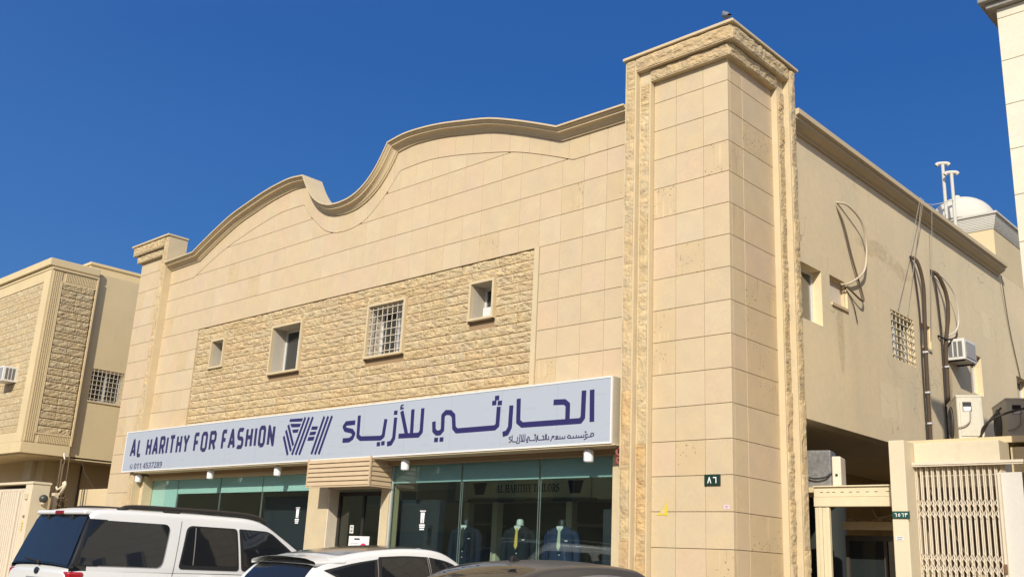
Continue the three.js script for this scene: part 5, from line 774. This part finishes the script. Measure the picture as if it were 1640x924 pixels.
{ // white hatchback with dark glass roof
  const S = { name: 'white_hatchback', L: 4.30, W: 1.86, wr: .33, wz: [1.25, -1.35], hy: .72, dh: .92, dz: .25, my: .98, mz: -.72, crown: .02, roofCrown: .04, bulge: .02, rail: .06, rz: 1.60, fz: -.25, glass: glassDark, roofM: phy([.05, .048, .045], { roughness: .22, clearcoat: 1, clearcoatRoughness: .12 }),
    body: [[2.15, .80, .36, .86], [2.05, .86, .28, .98], [1.7, .92, .22, 1.02], [0, .93, .2, .98], [-1.1, .92, .2, .96], [-1.7, .86, .22, .86], [-2.1, .74, .28, .66], [-2.15, .70, .32, .6]],
    cabin: [[2.08, .98, .99, .82, .78], [1.98, 1.0, 1.13, .84, .74], [1.86, 1.0, 1.25, .85, .72], [1.74, 1.0, 1.325, .86, .71], [1.55, 1.0, 1.385, .87, .70], [1.0, 1.0, 1.485, .88, .70], [.3, .99, 1.548, .885, .69], [-.25, .98, 1.53, .885, .68], [-.6, .97, 1.40, .88, .68], [-1.1, .96, 1.12, .85, .68], [-1.42, .95, .96, .84, .74]],
    sides: [['quarter_trim', [[1.80, 1.235, .03], [1.40, 1.06, .05], [.96, 1.04, .02], [.90, 1.405, .02], [1.30, 1.345, .2]], .03, 'k'], ['quarter_glass', [[1.70, 1.225, .03], [1.40, 1.09, .05], [1.05, 1.075, .02], [.98, 1.375, .02], [1.30, 1.32, .2]], .03, 'g'], ['rear_door_trim', [[.97, 1.04, .02], [.0, 1.03, .02], [.02, 1.462, .02], [.45, 1.465, .2], [.91, 1.43, .02]], .02, 'k'], ['rear_door_glass', [[.92, 1.07, .03], [.06, 1.06, .03], [.075, 1.44, .02], [.45, 1.44, .2], [.87, 1.405, .02]], .02, 'g'], ['front_door_trim', [[.0, 1.03, .02], [-1.12, 1.01, .04], [-.85, 1.21, .2], [-.42, 1.41, .2], [.01, 1.462, .02]], .02, 'k'], ['front_door_glass', [[-.10, 1.06, .03], [-1.0, 1.04, .04], [-.8, 1.20, .2], [-.41, 1.385, .2], [-.09, 1.435, .02]], .02, 'g'], ['glass_divider', [[.99, 1.07], [.975, 1.07], [.925, 1.41], [.94, 1.41]], .002, 'c', .013], ['pillar_strip', [[.045, 1.05], [.03, 1.05], [.045, 1.45], [.06, 1.45]], .002, 'c', .013]],
    tops: [['glass_roof', [[-.60, 1.46], [.60, 1.46], [.60, -.22], [-.60, -.22]], .08, 'r', .006], ['rear_glass', [[-.60, 1.74], [.60, 1.74], [.66, 2.05], [-.66, 2.05]], .06, 'g', .008], ['windscreen', [[-.56, -.3], [.56, -.3], [.70, -1.3], [-.70, -1.3]], .06, 'g', .008]] };
  const t = car(S, 'white hatchback with a dark glass roof and rear spoiler', [-4.05, GY, 2.50], whiteP).t;
  const sp = loft([1.46, 1.52, 1.60, 1.70, 1.80, 1.88, 1.90].reverse(), z => { const k = (z - 1.46) / .44, y = 1.41 - .04 * k, hwd = .74 - .03 * k, th = .075 * (1 - k) + .06 * k; return [[0, y - th - .005], [hwd * .8, y - th - .012], [hwd, y - th - .03], [hwd + .012, y - .055], [hwd - .02, y - .035], [hwd * .7, y + .0], [0, y + .018]]; }); put('spoiler', sp, whiteP, t);
  for (const sd of [-1, 1]) put('tail_light', rbx(sd * .72 - .12, sd * .72 + .12, .86, 1.0, 1.98, 2.1, .03, 3), phy([.4, .01, .015], { roughness: .15 }), t);
  put('wiper', bar([0, 1.03, 2.07], [.4, 1.06, 2.06], .01), M.black, t); put('rear_bumper', rbx(-.85, .85, .32, .62, 2.0, 2.2, .06, 3), whiteP, t);
}
{ // dark sedan, dusty
  const dp = paintOf([.050, .044, .038], { roughness: .5, clearcoat: .5, clearcoatRoughness: .22 });
  const S = { name: 'dark_sedan', L: 4.80, W: 1.83, wr: .33, wz: [1.40, -1.42], hy: .68, dh: .86, dz: .2, my: .95, mz: -.75, crown: .02, roofCrown: .045, bulge: .02, rail: .06, rz: .95, fz: -.62, glass: glassDark,
    body: [[2.40, .78, .36, .86], [2.3, .86, .28, .98], [1.9, .90, .22, 1.0], [0, .915, .2, .95], [-1.1, .905, .2, .92], [-1.8, .87, .22, .84], [-2.3, .76, .28, .66], [-2.40, .70, .32, .58]],
    cabin: [[1.92, .97, .99, .80, .68], [1.6, .97, 1.14, .83, .63], [1.25, .97, 1.29, .845, .62], [.95, .965, 1.375, .85, .62], [.5, .96, 1.42, .86, .63], [0, .955, 1.435, .865, .635], [-.45, .95, 1.415, .865, .63], [-.62, .95, 1.385, .862, .63], [-.95, .94, 1.24, .855, .64], [-1.35, .93, 1.02, .845, .70], [-1.52, .92, .93, .84, .74]],
    sides: [['window_trim', [[1.42, 1.10, .05], [1.1, 1.0, .05], [-1.2, .98, .04], [-.95, 1.13, .2], [-.52, 1.32, .2], [.1, 1.365, .3], [.75, 1.305, .3]], .05, 'c', .005], ['rear_door_glass', [[1.22, 1.075, .05], [1.0, 1.02, .04], [.05, 1.0, .02], [.06, 1.335, .02], [.35, 1.33, .2], [.78, 1.265, .2]], .03, 'g', .009], ['front_door_glass', [[-.06, 1.0, .02], [-1.05, 1.0, .03], [-.85, 1.135, .2], [-.5, 1.29, .2], [-.04, 1.335, .02]], .03, 'g', .009], ['pillar_cover', [[.055, 1.0], [-.065, 1.0], [-.045, 1.34], [.065, 1.34]], .005, 'k', .008]],
    tops: [['rear_glass', [[-.58, 1.0], [.58, 1.0], [.66, 1.82], [-.66, 1.82]], .08, 'g', .006], ['windscreen', [[-.56, -.66], [.56, -.66], [.70, -1.45], [-.70, -1.45]], .08, 'g', .006]] };
  const c = car(S, 'dark grey dusty sedan with shark fin aerial on its roof', [.0, GY, 3.6], dp), t = c.t;
  const fin = new THREE.Shape(); [[0, 0], [.17, 0], [.155, .055], [.13, .06], [.05, .02]].forEach((p, i) => i ? fin.lineTo(...p) : fin.moveTo(...p)); fin.closePath(); const fg = extr(fin, .02, { bevelEnabled: true, bevelThickness: .012, bevelSize: .008, bevelSegments: 2 }); fg.rotateY(-Math.PI / 2); fg.translate(.01, 1.433, .62); put('shark_fin', fg, M.black, t);
  for (const sd of [-1, 1]) put('tail_light', rbx(sd * .68 - .14, sd * .68 + .14, .80, .94, 2.28, 2.415, .03, 3), phy([.35, .01, .015], { roughness: .15 }), t);
}
renderer.render(scene, camera);
